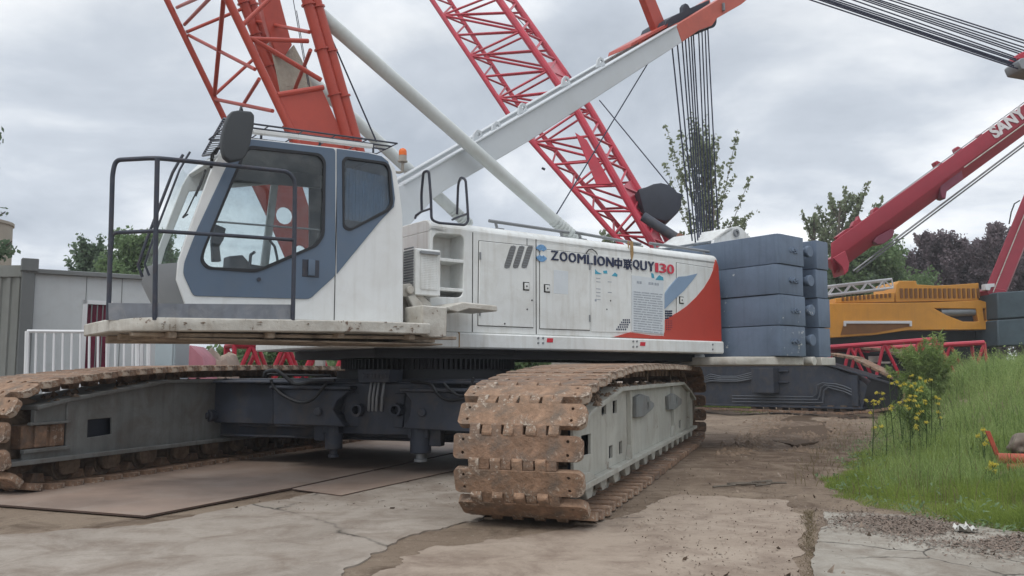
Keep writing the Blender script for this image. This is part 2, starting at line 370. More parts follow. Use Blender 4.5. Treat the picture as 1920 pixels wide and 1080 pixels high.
def groundmesh():
    xs = np.concatenate([np.linspace(-300, -40, 10), np.linspace(-30, -8, 23), np.linspace(-7.6, 16, 120), np.linspace(17, 60, 40), np.linspace(80, 300, 10)])
    ys = np.concatenate([np.linspace(-60, 0, 8), np.linspace(.6, 2, 4), np.linspace(2.2, 36, 170), np.linspace(37, 70, 25), np.linspace(80, 400, 12)])
    X, Y = np.meshgrid(xs, ys); Z = gz(X, Y) * (np.abs(X) < 70) * (Y < 75)
    v = np.stack([X, Y, Z], -1).reshape(-1, 3); nx = len(xs); f = []
    for j in range(len(ys) - 1):
        for i in range(nx - 1):
            a = j * nx + i; f.append((a, a + 1, a + 1 + nx, a + nx))
    me = bpy.data.meshes.new('ground'); me.from_pydata(v.tolist(), [], f)
    for p in me.polygons: p.use_smooth = True
    return me
def groundmat():
    m = bpy.data.materials.new('dirt_ground'); m.use_nodes = True; t = m.node_tree; l = t.links.new; b = t.nodes['Principled BSDF']
    tc = nd(t, 'ShaderNodeTexCoord')
    def noise(sc, det=7, ro=.62, di=0):
        n = nd(t, 'ShaderNodeTexNoise'); n.inputs['Scale'].default_value = sc; n.inputs['Detail'].default_value = det; n.inputs['Roughness'].default_value = ro; n.inputs['Distortion'].default_value = di; l(tc.outputs['Object'], n.inputs['Vector']); return n.outputs[0]
    def mix(f, a, c):
        x = nd(t, 'ShaderNodeMix', data_type='RGBA'); l(f, x.inputs[0])
        for i, q in ((6, a), (7, c)):
            if isinstance(q, tuple): x.inputs[i].default_value = (*q, 1)
            else: l(q, x.inputs[i])
        return x.outputs[2]
    def rp(src, a, b_): r = ramp(t, [(a, 0.0), (b_, 1.0)]); l(src, r.inputs[0]); return r.outputs[0]
    c = mix(rp(noise(.45), .35, .65), (.205, .15, .108), (.30, .235, .175))
    c = mix(rp(noise(1.7, 9, .7, .8), .5, .66), c, (.13, .092, .066))
    c = mix(rp(noise(9, 8, .75), .56, .72), c, (.36, .30, .23))
    c = mix(rp(noise(26, 6, .7), .6, .72), c, (.085, .062, .045))
    mp = nd(t, 'ShaderNodeMapping', vector_type='TEXTURE'); mp.inputs['Location'].default_value = (5.4, 16.5, 0); mp.inputs['Rotation'].default_value = (0, 0, R(-23)); mp.inputs['Scale'].default_value = (2.5, 10, 6); l(tc.outputs['Object'], mp.inputs[0])
    gr = nd(t, 'ShaderNodeTexGradient', gradient_type='SPHERICAL'); l(mp.outputs[0], gr.inputs[0])          # damp churned mud in the lane
    mm = nd(t, 'ShaderNodeMath', operation='MULTIPLY'); l(rp(gr.outputs[1], .05, .5), mm.inputs[0]); l(rp(noise(2.6, 9, .72, .5), .36, .58), mm.inputs[1]); c = mix(mm.outputs[0], c, (.115, .078, .055))
    l(c, b.inputs['Base Color']); b.inputs['Roughness'].default_value = .92; b.inputs['Specular IOR Level'].default_value = .15
    bp = nd(t, 'ShaderNodeBump'); bp.inputs['Strength'].default_value = .9; bp.inputs['Distance'].default_value = .03
    ad = nd(t, 'ShaderNodeMath', operation='ADD'); l(noise(6, 10, .72), ad.inputs[0]); l(noise(38, 6, .7), ad.inputs[1]); l(ad.outputs[0], bp.inputs['Height']); l(bp.outputs[0], b.inputs['Normal'])
    return m
g_o = bpy.data.objects.new('ground', groundmesh()); COL.objects.link(g_o); g_o.data.materials.append(groundmat()); tag(g_o, 'bare brown dirt yard rising into a weedy bank on the right', 'ground', kind='structure')

def slabmat(name, c1, c2, stain, cracks=.45, cw=.012):
    m = bpy.data.materials.new(name); m.use_nodes = True; t = m.node_tree; l = t.links.new; b = t.nodes['Principled BSDF']
    tc = nd(t, 'ShaderNodeTexCoord')
    def noise(sc, det=8, ro=.65, di=0):
        n = nd(t, 'ShaderNodeTexNoise'); n.inputs['Scale'].default_value = sc; n.inputs['Detail'].default_value = det; n.inputs['Roughness'].default_value = ro; n.inputs['Distortion'].default_value = di; l(tc.outputs['Object'], n.inputs['Vector']); return n
    def mix(f, a, c):
        x = nd(t, 'ShaderNodeMix', data_type='RGBA'); l(f, x.inputs[0])
        for i, q in ((6, a), (7, c)):
            if isinstance(q, tuple): x.inputs[i].default_value = (*q, 1)
            else: l(q, x.inputs[i])
        return x.outputs[2]
    def rp(src, a, b_, lo=0.0, hi=1.0): r = ramp(t, [(a, lo), (b_, hi)]); l(src, r.inputs[0]); return r.outputs[0]
    c = mix(rp(noise(.7).outputs[0], .3, .7), c1, c2)
    c = mix(rp(noise(2.2, 9, .7, .6).outputs[0], .44, .66, 0, .9), c, stain)
    c = mix(rp(noise(.55, 8, .72, 1.2).outputs[0], .5, .66, 0, .4), c, tuple(x * .78 for x in stain))
    c = mix(rp(noise(7, 9, .78).outputs[0], .54, .72, 0, .35), c, tuple(min(1, x * 1.2) for x in c2))
    c = mix(rp(noise(30, 5, .7).outputs[0], .55, .75, 0, .5), c, tuple(x * .55 for x in c1))
    c = mix(rp(noise(55, 4, .7).outputs[0], .62, .75, 0, .5), c, tuple(min(1, x * 1.5) for x in c2))
    wn = noise(1.6, 5, .6); wv = nd(t, 'ShaderNodeMix', data_type='VECTOR'); wv.inputs[0].default_value = .28; l(tc.outputs['Object'], wv.inputs[4]); l(wn.outputs[1], wv.inputs[5])
    vo = nd(t, 'ShaderNodeTexVoronoi', feature='DISTANCE_TO_EDGE'); vo.inputs['Scale'].default_value = cracks; l(wv.outputs[1], vo.inputs['Vector'])
    cr = rp(vo.outputs['Distance'], cw * .25, cw, 1.0, 0.0)
    ma = nd(t, 'ShaderNodeMath', operation='MULTIPLY'); l(cr, ma.inputs[0]); l(rp(noise(.8, 3).outputs[0], .44, .56), ma.inputs[1])
    c = mix(ma.outputs[0], c, (.05, .042, .034))
    l(c, b.inputs['Base Color']); b.inputs['Roughness'].default_value = .85; b.inputs['Specular IOR Level'].default_value = .25
    bp = nd(t, 'ShaderNodeBump'); bp.inputs['Strength'].default_value = .35; bp.inputs['Distance'].default_value = .02; l(noise(24, 8, .7).outputs[0], bp.inputs['Height']); l(bp.outputs[0], b.inputs['Normal'])
    return m
def raggedpoly(px, n=7, amp=.05, seed=1):
    rs = random.Random(seed); pts = [G(u, v) for u, v in px]; o = []
    for i, p in enumerate(pts):
        q = pts[(i + 1) % len(pts)]; m = n * 4; ctr = [0] + [rs.uniform(-amp, amp) for _ in range(n - 1)] + [0]; pr = Vector((q.y - p.y, p.x - q.x, 0)).normalized()
        for k in range(m):
            t_ = k / m; j = min(int(t_ * n), n - 1); f = t_ * n - j; f = f * f * (3 - 2 * f); w = p.lerp(q, t_) + pr * (ctr[j] * (1 - f) + ctr[j + 1] * f + (rs.uniform(-amp, amp) * .22 if k else 0)); o.append((w.x, w.y))
    return o
def sheet(name, px, z0, z1, mt, label, n=7, amp=.05, seed=1, kind='structure'):
    o = MB().prism(raggedpoly(px, n, amp, seed), 'z', z0, z1).build(name, mt); o.data.polygons[0].use_smooth = False
    return tag(o, label, 'ground', kind=kind)
M['slab1'] = slabmat('grey_brown_concrete', (.275, .235, .195), (.36, .315, .268), (.195, .152, .118), .22, .0045)
M['slab2'] = slabmat('cracked_pale_concrete', (.275, .25, .21), (.38, .35, .30), (.20, .165, .13), 1.5, .016)
M['slab3'] = slabmat('dusty_tan_concrete', (.275, .215, .165), (.36, .295, .235), (.185, .135, .102), .3, .004)
sheet('concrete_pavement', [(-500, 1040), (-100, 1014), (270, 987), (560, 932), (900, 868), (985, 905), (905, 975), (770, 1005), (640, 1079), (560, 1250), (-700, 1500)], -.2, .012, M['slab1'], 'grey brown concrete pavement in the left foreground', 9, .05, 4)
sheet('pavement', [(1546, 962), (1690, 968), (1800, 985), (1990, 1010), (2300, 1200), (1500, 1320), (1525, 1080)], -.2, .016, M['slab2'], 'cracked pale concrete pavement at the lower right', 8, .05, 6)
sheet('concrete_apron', [(960, 1010), (1150, 975), (1275, 928), (1480, 940), (1508, 985), (1500, 1080), (1470, 1300), (560, 1300), (700, 1079), (800, 1030)], -.2, .008, M['slab3'], 'dusty tan concrete apron in front of the near crawler', 8, .06, 5)
# puddle in the lane
pud = [(1478, 782), (1520, 777), (1560, 784), (1545, 800), (1552, 812), (1530, 830), (1490, 836), (1452, 828), (1440, 808)]
pw = raggedpoly(pud, 3, .12, 9)
pm = bpy.data.materials.new('muddy_water'); pm.use_nodes = True; pb = pm.node_tree.nodes['Principled BSDF']; pb.inputs['Base Color'].default_value = (.095, .066, .046, 1); pb.inputs['Roughness'].default_value = .7; pb.inputs['Specular IOR Level'].default_value = .03
o = MB().prism(pw, 'z', -.3, .012).build('puddle', pm); tag(o, 'shallow brown puddle in the rutted lane', 'puddle', kind='structure')

# steel plates on the ground under the crane: name, corners in the photo
def plate(px, z0, z1, label):
    pts = [G(u, v, z1) for u, v in px]
    o = MB().prism([(q.x, q.y) for q in pts], 'z', z0, z1).build('steel_plate', M['steelplate'], bevel=.004); tag(o, label, 'steel plate', 'steel road plates under the crane')
    o.data.materials.append(M['plate_edge'])
    for p in o.data.polygons:
        if abs(p.normal.z) < .5: p.material_index = 1
plate([(-140, 925), (90, 878), (720, 812), (1020, 790), (860, 846), (545, 914), (272, 966), (0, 945)], .0135, .036, 'broad rusty steel plate under the far crawler, its free corner lifted towards the viewer')
plate([(548, 916), (856, 849), (1010, 855), (850, 882), (640, 928)], .0135, .028, 'narrow rusty steel plate lying beside the broad one, near the front crawler')

# =================================================================== MAIN CRANE
CR = thing('crawler_crane', CEN, 'white and slate crawler crane with grey cab, rusty tracks and orange red lattice boom', 'crane')

# ---- track shoes
def shoe_mesh(name, mt):
    b = MB(); w = .56
    body = rpoly([(-w, -.088), (-w + .03, -.108), (w - .05, -.108), (w, -.074), (w, .066), (w - .045, .103), (-w + .02, .103), (-w, .086)], .02, 2)
    holes = []
    for hx in (-w + .085, w - .12):
        for hy in (-.055, .055): holes.append(arc((hx, hy), .014, 0, 300, 5))
    b.prism(body, 'z', -.075, 0, holes)
    for f in (.165, .335, .505, .685):
        x = -w + f * 2 * w; b.prism([(.07, -.072), (.178, -.07), (.198, -.052), (.196, -.02), (.18, -.004), (.07, -.002)], 'x', x - .045, x + .045)
    for f in (.25, .42, .595, .77):
        x = -w + f * 2 * w; b.prism([(-.07, -.072), (-.178, -.07), (-.198, -.052), (-.196, -.02), (-.18, -.004), (-.07, -.002)], 'x', x - .044, x + .044)
    for x0 in (-.24, .12): b.prism([(-.1, -.075), (.1, -.075), (.07, -.17), (-.07, -.17)], 'x', x0, x0 + .12)
    o = b.build(name, mt, bevel=.011); me = o.data; bpy.data.objects.remove(o); return me
ME_SHOE = shoe_mesh('track_shoe', M['rust'])
M['rust2'] = mat('brown_track_steel', (.24, .15, .10), .82, var=.42, vs=9, grime=1.0, gcol=(.15, .125, .105), gs=5, bump=1.0, bs=26, chips=.62, streak=.4, scol=(.16, .11, .08), ccol=(.38, .31, .25), spec=.2)
ME_SHOE2 = ME_SHOE.copy(); ME_SHOE2.materials.clear(); ME_SHOE2.materials.append(M['rust2'])
PATH = [(14.6, 1.425), (12.0, 1.43), (9.8, 1.41), (8.6, 1.35), (7.75, 1.27), (7.25, 1.20), (7.02, 1.10), (6.86, .92), (6.805, .68), (6.81, .45), (6.86, .28), (6.99, .115), (7.22, .045), (7.6, .012), (8.3, .01), (12, .01), (16.0, .01), (16.5, .06), (16.85, .25), (17.0, .55), (17.0, .9), (16.85, 1.18), (16.5, 1.36), (16.0, 1.41)]
def resample(path, n):
    p = [np.array(q) for q in path] + [np.array(path[0])]
    # smooth closed polyline by corner cutting
    q = p[:-1]
    for _ in range(2):
        r = []
        for i in range(len(q)): a, b = q[i], q[(i + 1) % len(q)]; r += [a * .75 + b * .25, a * .25 + b * .75]
        q = r
    q.append(q[0]); d = [0]
    for i in range(1, len(q)): d.append(d[-1] + np.linalg.norm(q[i] - q[i - 1]))
    tot = d[-1]; ts = [(k + .35) * tot / n for k in range(n)]; res = []
    for s_ in ts:
        i = max(1, int(np.searchsorted(d, s_))); f = (s_ - d[i - 1]) / (d[i] - d[i - 1]); pos = q[i - 1] * (1 - f) + q[i] * f
        s2 = (s_ + .05) % tot; i2 = max(1, int(np.searchsorted(d, s2))); f2 = (s2 - d[i2 - 1]) / (d[i2] - d[i2 - 1]); pb_ = q[i2 - 1] * (1 - f2) + q[i2] * f2
        tg = (pb_ - pos) / np.linalg.norm(pb_ - pos); res.append((pos, tg))
    return res, tot
def lay_track(pc, crawler, sep, seed, nshoe=75):
    rs = random.Random(seed); res, tot = resample(PATH, nshoe); chain = MB(); off = ROOT[crawler.name]
    for k, (pos, tg) in enumerate(res):
        # path order: towards the viewer along the top, down the front, back along the ground
        y3 = -(T * tg[0] + UP * tg[1])                      # knuckle side points up on the front face
        x3 = P; z3 = x3.cross(y3).normalized()
        jit = rs.uniform(-.012, .012)
        m = Matrix((x3, y3, z3)).transposed().to_4x4(); m.translation = P * (pc + jit) + T * pos[0] + UP * (pos[1] + rs.uniform(-.004, .004))
        m = m @ Matrix.Rotation(rs.uniform(-.03, .03), 4, 'X')
        if sep(pos):
            m.translation -= off
            o = bpy.data.objects.new('track_shoe', ME_SHOE if rs.random() < .6 else ME_SHOE2); COL.objects.link(o); o.parent = crawler; o.matrix_local = m; ROOT[o.name] = off
        else:
            i0 = len(chain.v); chain.v += [m @ v.co for v in ME_SHOE.vertices]; chain.f += [tuple(i + i0 for i in p.vertices) for p in ME_SHOE.polygons]
    c = chain.build('track_chain', M['rust2'], crawler); c['kind'] = 'stuff'
def crawler(pc, pface, near, fmat, sep, seed, label):
    """pc: centre line across the crane; pface: the side plate that faces the viewer"""
    fr = MB(TRK); pin = pface - .62
    hole = lambda px: [KP(u, v, pface) for u, v in px]
    if near:
        hol = [hole(h) for h in ([(1090, 817), (1108, 813), (1108, 851), (1090, 856)], [(1128, 755), (1137, 752), (1137, 776), (1128, 780)], [(1149, 752), (1157, 750), (1157, 774), (1149, 776)],
               [(1142, 837), (1149, 834), (1149, 858), (1142, 862)], [(1161, 829), (1167, 826), (1167, 850), (1161, 853)], [(1263, 794), (1266, 792), (1266, 804), (1263, 806)], [(1273, 789), (1277, 787), (1277, 802), (1273, 803)])]
        top = [(7.25, .82), (7.75, .93), (9.15, 1.11), (14.6, 1.11), (15.6, .95), (16.3, .8)]; front = [(7.25, .34)]
    else:
        hol = [hole([(165, 787), (210, 783), (210, 814), (164, 821)])]
        top = [(7.3, .90), (7.75, .98), (9.3, 1.17), (14.6, 1.17), (15.6, .95), (16.3, .8)]
        front = [(7.2, .36), (7.2, .47), (7.78, .47), (7.78, .75), (7.3, .75)]
    zb = .34 if near else .37
    fr.prism(front + top + [(16.3, zb)], 'x', pface - .03, pface, hol)
    fr.prism([(7.9, zb)] + [(7.9, top[1][1] + .02)] + top[2:] + [(16.3, zb)], 'x', pin, pin + .03)
    fr.prism([(7.0, zb - .05), (16.3, zb - .05), (16.3, zb), (7.0, zb)], 'x', pin - .03, pface + .08)
    tp2 = [(q[0], q[1] + .045) for q in top]
    fr.prism(top + tp2[::-1], 'x', pin - .03, pface + .07)
    if near:
        for u, v0, v1 in ((1175, 730, 848), (1257, 722, 810), (1287, 724, 805)):                    # stiffening ribs
            t0 = KP(u, v0, pface)[0]; fr.box(pface, pface + .05, t0 - .02, t0 + .02, .34, 1.11 if t0 < 14.6 else 1.0)
            fr.prism([(t0 - .02, .34), (t0 - .13, .34), (t0 - .02, .5)], 'x', pface, pface + .04); fr.prism([(t0 + .02, .34), (t0 + .13, .34), (t0 + .02, .5)], 'x', pface, pface + .04)
        fr.prism([(7.0, .34), (7.9, .34), (7.6, .42), (7.1, .42)], 'x', pface, pface + .06)
    else:
        fr.box(pface, pface + .03, 7.74, 7.82, .75, .98); fr.box(pface, pface + .03, 7.3, 7.34, .75, .9)
        fr.box(pface - .02, pface + .04, 7.18, 7.8, .44, .48); fr.box(pface - .02, pface + .04, 7.25, 7.8, .735, .765)
    f0 = fr.build('crawler', fmat, CR, bevel=.006); tag(f0, label)
    if near:
        for px, hc in (([(1186, 744), (1196, 739), (1203, 741), (1210, 743), (1212, 750), (1219, 755), (1220, 762), (1216, 768), (1200, 781), (1186, 783)], (1208, 762)), ([(1247, 743), (1258, 737), (1273, 748), (1272, 758), (1260, 768), (1248, 768)], (1263, 751))):
            g = MB(TRK); hc_ = KP(*hc, pface); g.prism([KP(u, v, pface) for u, v in px], 'x', pface + .001, pface + .05, [arc(hc_, .06, 0, 330, 11)]); g.build('lifting_lug', M['frame_inner'], f0, bevel=.006)
    else:
        g = MB(TRK); g.box(pface - .3, pface - .03, 7.2, 7.78, .48, .735); g.box(pface - .03, pface + .01, 7.35, 7.5, .49, .73); g.box(pface - .03, pface - .005, 7.56, 7.64, .48, .735); g.build('idler_yoke', M['rust2'], f0, bevel=.01)
    d = MB(TRK); d.box(pin + .12, pface - .12, 7.95, 16.1, zb + .02, .88); d.build('inner_web', M['dark'], f0)
    for t0 in np.arange(7.85, 16.2, .63):
        r_ = MB(TRK); r_.tube((pc - .27, t0, .23), (pc + .27, t0, .23), .15, 16); r_.tube((pc - .33, t0, .23), (pc + .33, t0, .23), .06, 10)
        r_.prism([(t0 - .15, zb - .05), (t0 - .15, .22), (t0 - .09, .15), (t0 + .09, .15), (t0 + .15, .22), (t0 + .15, zb - .05)], 'x', pface - .07, pface + .0)
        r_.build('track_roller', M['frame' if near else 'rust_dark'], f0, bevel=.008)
    w = MB(TRK); w.tube((pc - .2, 7.33, .62), (pc + .2, 7.33, .62), .415, 28); w.tube((pc - .3, 7.33, .62), (pc + .3, 7.33, .62), .13, 14)
    w.build('idler_wheel', M['rust_dark'], f0, bevel=.01)
    w = MB(TRK); w.tube((pc - .16, 16.35, .70), (pc + .16, 16.35, .70), .46, 24); w.tube((pc - .36, 16.35, .70), (pc + .36, 16.35, .70), .33, 24)
    for k in range(14):
        a = k * math.tau / 14; w.tube((pc - .1, 16.35 + .5 * math.cos(a), .7 + .5 * math.sin(a)), (pc + .1, 16.35 + .5 * math.cos(a), .7 + .5 * math.sin(a)), .05, 6)
    w.build('drive_sprocket', M['rust_dark'], f0)
    for t0 in (9.6, 11.9, 14.2):
        w = MB(TRK); w.tube((pc - .26, t0, 1.26), (pc + .26, t0, 1.26), .07, 12); w.box(pc - .08, pc + .08, t0 - .06, t0 + .06, 1.12, 1.25); w.build('carrier_roller', M['rust_dark'], f0)
    # clods of mud caked along the top flange
    mud = MB(TRK); rs = random.Random(seed)
    for k in range(150 if near else 60):
        t0 = rs.uniform(7.4, 9.6) if k % 3 else rs.uniform(9.5, 14.5); z0 = np.interp(t0, [q[0] for q in top], [q[1] for q in top]) + .04; p0 = rs.uniform(pface - .35, pface + .05); r0 = rs.uniform(.02, .06)
        pts = [(p0 + r0 * math.cos(a) * rs.uniform(.6, 1.2), t0 + r0 * 1.3 * math.sin(a) * rs.uniform(.6, 1.2), z0) for a in np.arange(0, 6.2, 1.05)]
        mud.add(pts + [(p0, t0, z0 + r0 * rs.uniform(.6, 1.3))], [(i, (i + 1) % 6, 6) for i in range(6)])
    mo = mud.build('caked_mud', M['mud'], f0); mo['kind'] = 'stuff'
    lay_track(pc, f0, sep, seed)
    return f0
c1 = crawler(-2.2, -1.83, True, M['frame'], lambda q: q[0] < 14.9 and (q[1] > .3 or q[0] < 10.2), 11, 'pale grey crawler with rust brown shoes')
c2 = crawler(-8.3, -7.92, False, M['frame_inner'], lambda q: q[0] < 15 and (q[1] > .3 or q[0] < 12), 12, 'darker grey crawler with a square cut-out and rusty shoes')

# ---- carbody between the crawlers
cbm = MB(TRK); TF = 10.05
cx = -5.25
cbm.prism(arc((cx, 11.9), 1.75, 0, 337.5, 15), 'z', .5, 1.17)                                     # round centre
cbm.prism([(cx - 2.3, 10.45), (cx + 2.3, 10.45), (cx + 2.3, 13.35), (cx - 2.3, 13.35)], 'z', .55, 1.12)
for t0 in (10.55, 12.75):                                                                         # arms to both crawlers
    cbm.prism([(-7.95, .42), (-2.5, .42), (-2.5, .95), (-3.6, 1.2), (-7.0, 1.2), (-7.95, 1.0)], 'y', t0, t0 + .6)
    cbm.box(-7.95, -2.5, t0 - .08, t0 + .68, 1.18, 1.225); cbm.box(-7.9, -2.5, t0 - .06, t0 + .66, .40, .43)
carb = cbm.build('carbody', M['dark'], CR, bevel=.012)
def ktp(px, t): return [KT(u, v, t) for u, v in px]
for px, name in (([(512, 728), (655, 732), (632, 752), (624, 768), (630, 778), (646, 800), (512, 796)], 'jack_box'), ([(756, 733), (905, 738), (905, 812), (755, 803), (768, 780), (770, 752)], 'jack_box')):
    b = MB(TRK); pp = ktp(px, TF); b.prism(pp, 'y', TF, TF + .5)
    z1 = max(q[1] for q in pp); z0 = min(q[1] for q in pp); x0 = min(q[0] for q in pp); x1 = max(q[0] for q in pp)
    b.box(x0 - .03, x1 + .03, TF - .05, TF + .5, z1 - .01, z1 + .035)
    jb = b.build(name, M['dark'], CR, bevel=.012)
    bolt = MB(TRK); c_ = KT(*((598, 772) if px[0][0] < 600 else (793, 773)), TF); bolt.tube((c_[0], TF, c_[1]), (c_[0], TF - .05, c_[1]), .055, 14); bolt.build('bolt', M['dark'], jb, bevel=.01)
for px0, px1, vt, vb, foot in ((612, 640, 795, 842, False), (771, 807, 803, 850, True)):
    b = MB(TRK); a_ = KT(px0, vt, TF + .2); c_ = KT(px1, vb, TF + .2); r_ = abs(c_[0] - a_[0]) / 2; xm = (a_[0] + c_[0]) / 2
    b.tube((xm, TF + .2, a_[1] + .1), (xm, TF + .2, c_[1]), r_, 18); b.box(xm - r_ * 1.05, xm + r_ * 1.05, TF + .1, TF + .4, a_[1] - .12, a_[1] + .05)
    if foot: b.box(xm + r_, xm + r_ + .16, TF + .15, TF + .3, a_[1] - .22, a_[1] + .05)
    else: b.box(xm - r_ - .16, xm - r_, TF + .15, TF + .3, a_[1] - .22, a_[1] + .05)
    jk = b.build('jack_cylinder', M['dark'], CR, bevel=.01)
    b = MB(TRK); b.tube((xm, TF + .2, c_[1]), (xm, TF + .2, c_[1] - .07), r_ * .45, 14); b.tube((xm, TF + .2, c_[1] - .07), (xm, TF + .2, c_[1] - .11), r_ * .62, 14); b.build('jack_rod', M['greysteel'] if foot else M['dark'], jk, bevel=.005)
# control valve box, pipes and pockets at the front of the carbody
vb_ = MB(TRK); q = ktp([(670, 693), (731, 693), (729, 717), (672, 717)], TF - .05); vb_.prism(q, 'y', TF - .05, TF + .35)
for k in range(7):
    x = q[0][0] + .08 + k * .052; vb_.box(x, x + .03, TF - .065, TF - .05, q[2][1] + .05, q[0][1] - .05)
vb_.build('valve_box', M['dark'], CR, bevel=.01)
for x in (690, 697, 704, 714):
    h = MB(TRK); a_ = KT(x, 716, TF); b1 = KT(x - 1, 745, TF); b2 = KT(x - 9, 770, TF - .05); h.path([(a_[0], TF + .1, a_[1]), (b1[0], TF + .05, b1[1]), (b2[0], TF + .1, b2[1]), (b2[0] - .02, TF + .35, b2[1] - .05)], .017, 8); h.build('hydraulic_pipe', M['greysteel'], CR)
hs = MB(TRK)
def hose(pts, t, r=.02, m='black', nm='hydraulic_hose'):
    h = MB(TRK); pp = [(KT(u, v, t)[0], t, KT(u, v, t)[1]) for u, v in pts]
    cp = []
    for i in range(len(pp) - 1):                       # Catmull-Rom
        p0, p1, p2, p3 = [np.array(pp[max(0, min(len(pp) - 1, j))]) for j in (i - 1, i, i + 1, i + 2)]
        for s_ in np.linspace(0, 1, 7)[:-1]: cp.append(tuple(.5 * ((2 * p1) + (p2 - p0) * s_ + (2 * p0 - 5 * p1 + 4 * p2 - p3) * s_ ** 2 + (3 * p1 - p0 - 3 * p2 + p3) * s_ ** 3)))
    cp.append(pp[-1]); h.path(cp, r, 8); return h.build(nm, M[m], CR)
hose([(508, 712), (515, 728), (537, 745), (565, 755), (590, 746), (612, 718)], TF - .06, .022)
hose([(495, 707), (500, 697), (518, 695), (535, 706), (555, 720), (590, 714), (628, 713)], TF - .08, .026)
hose([(498, 708), (505, 702), (530, 703), (620, 704)], TF - .02, .018)
hose([(770, 715), (806, 720), (820, 738), (840, 750), (880, 746)], TF - .06, .02); hose([(832, 718), (845, 732), (866, 742), (880, 728), (888, 708)], TF - .07, .018)
for u in (665, 738):
    b = MB(TRK); c_ = KT(u, 769, TF); b.ring((c_[0], TF + .02, c_[1]), T, .055, .085, .3, 20); b.build('pin_socket', M['dark'], CR)
cbf = MB(TRK); cbf.prism(ktp([(644, 735), (760, 737), (755, 803), (646, 800)], TF + .15), 'y', TF + .15, TF + .5); cbf.prism(ktp([(387, 712), (512, 722), (512, 796), (387, 792)], TF + .35), 'y', TF + .35, TF + .8)
cbf.box(-7.9, -2.7, TF + .2, TF + .7, 1.16, 1.2)
cbf.build('front_crossbeam', M['dark'], carb, bevel=.012)
b = MB(TRK); c_ = KT(397, 779, TF + .3); b.tube((c_[0], TF + .34, c_[1]), (c_[0], TF + .2, c_[1]), .085, 18); b.tube((c_[0], TF + .2, c_[1]), (c_[0], TF + .15, c_[1]), .05, 12); b.build('hinge_pin', M['dark'], carb, bevel=.012)
# slewing ring with teeth
sr = MB(SUP); sr.ring((0, 0, 1.2), UP, .9, 1.36, .13, 72); sr.ring((0, 0, 1.33), UP, .9, 1.24, .26, 72); sr.ring((0, 0, 1.56), UP, .2, 1.45, .07, 60)
for k in range(110):
    a = k * math.tau / 110; c_, s_ = math.cos(a), math.sin(a); w_ = .017
    pts = []
    for r_, hw in ((1.235, w_ * 1.3), (1.30, w_ * .7)):
        for sg in (-1, 1): pts.append((r_ * c_ - sg * hw * s_, r_ * s_ + sg * hw * c_))
    sr.prism([pts[0], pts[1], pts[3], pts[2]], 'z', 1.36, 1.56)
sr.build('slewing_ring', M['black'], CR, angle=30)

# =================================================================== upperworks
NS = 1.65                                            # near side plane of the machinery house
STX = Fr(CEN, B, UP, N)
fbm = MB(SUP); fbm.box(-1.3, 4.77, -1.6, 1.72, 1.63, 1.835); fbm.box(-2.2, 4.6, -1.3, 1.3, 1.62, 1.8); fbm.box(.9, 4.9, -1.3, 1.2, 1.5, 1.63)
uf = fbm.build('upper_frame', M['white'], CR, bevel=.02)
dk = MB(SUP); dk.box(-1.6, 4.5, -1.25, 1.3, 1.50, 1.625); dk.build('underside_plate', M['black'], uf)
x0 = S(806, 500, NS)[0]
recess = rpoly([S(813, 437, NS), S(871, 441, NS), S(868, 558, NS), S(811, 556, NS)], .1, 4)
mh = MB(SUP)
BE = 4.73
side = [(x0, 1.84), (BE, 1.84), (BE, 3.20), (x0, 3.24)]
mh.prism(side, 'y', NS - .03, NS, [recess])
r0_ = [min(q[0] for q in recess), max(q[0] for q in recess), min(q[1] for q in recess), max(q[1] for q in recess)]
prof = [(-NS, 1.84), (NS - .03, 1.84), (NS - .03, 1.86), (NS - .03, 3.2)] + [(NS - .14 + .14 * math.cos(R(a)) , 3.2 + .12 * math.sin(R(a))) for a in (15, 35, 55, 75, 90)] + [(-NS + .1, 3.32), (-NS, 3.22)]
# roof and the other walls (open behind the step recess)
roofp = [(NS, 3.20)] + [(NS - .15 + .15 * math.cos(R(a)), 3.20 + .12 * math.sin(R(a))) for a in (20, 40, 60, 80, 90)] + [(-NS + .1, 3.32), (-NS, 3.22), (-NS, 3.15), (NS, 3.15)]
mh.prism(roofp, 'x', x0, BE)
mh.prism([(-NS, 1.84), (-NS + .03, 1.84), (-NS + .03, 3.16), (-NS, 3.16)], 'x', x0, BE)
mh.box(x0, x0 + .03, -NS, NS - .03, 1.84, 3.16); mh.box(BE - .03, BE, -NS, NS - .03, 1.84, 3.16)
house = mh.build('machinery_house', M['white'], CR, bevel=.012, merge=False)
rc = MB(SUP)
yb = NS - .34
rc.box(r0_[0] - .01, r0_[1] + .01, yb - .02, yb, r0_[2] - .02, r0_[3] + .02); rc.box(r0_[0] - .02, r0_[0], yb, NS - .03, r0_[2], r0_[3]); rc.box(r0_[1], r0_[1] + .02, yb, NS - .03, r0_[2], r0_[3])
rc.box(r0_[0], r0_[1], yb, NS - .03, r0_[3], r0_[3] + .02); rc.box(r0_[0], r0_[1], yb, NS - .03, r0_[2] - .02, r0_[2])
rc.build('step_recess', M['white'], house)
for v in (486, 541):
    z_ = S(840, v, NS)[1]; st = MB(SUP); st.box(r0_[0], r0_[1], yb, NS - .005, z_ - .035, z_ + .012); st.build('step', M['white'], house, bevel=.008)
def door(px, name='service_door', m='white', bev=.006):
    pp = [S(u, v, NS) for u, v in px]
    g_ = MB(SUP); g_.prism(grow(pp, .012), 'y', NS, NS + .003); g_.build('door_gap', M['groove'], house)
    d = MB(SUP); d.prism(pp, 'y', NS, NS + .016); return d.build(name, M[m], house, bevel=bev)
d1 = door([(898, 452), (999, 462), (999, 614), (896, 610)])
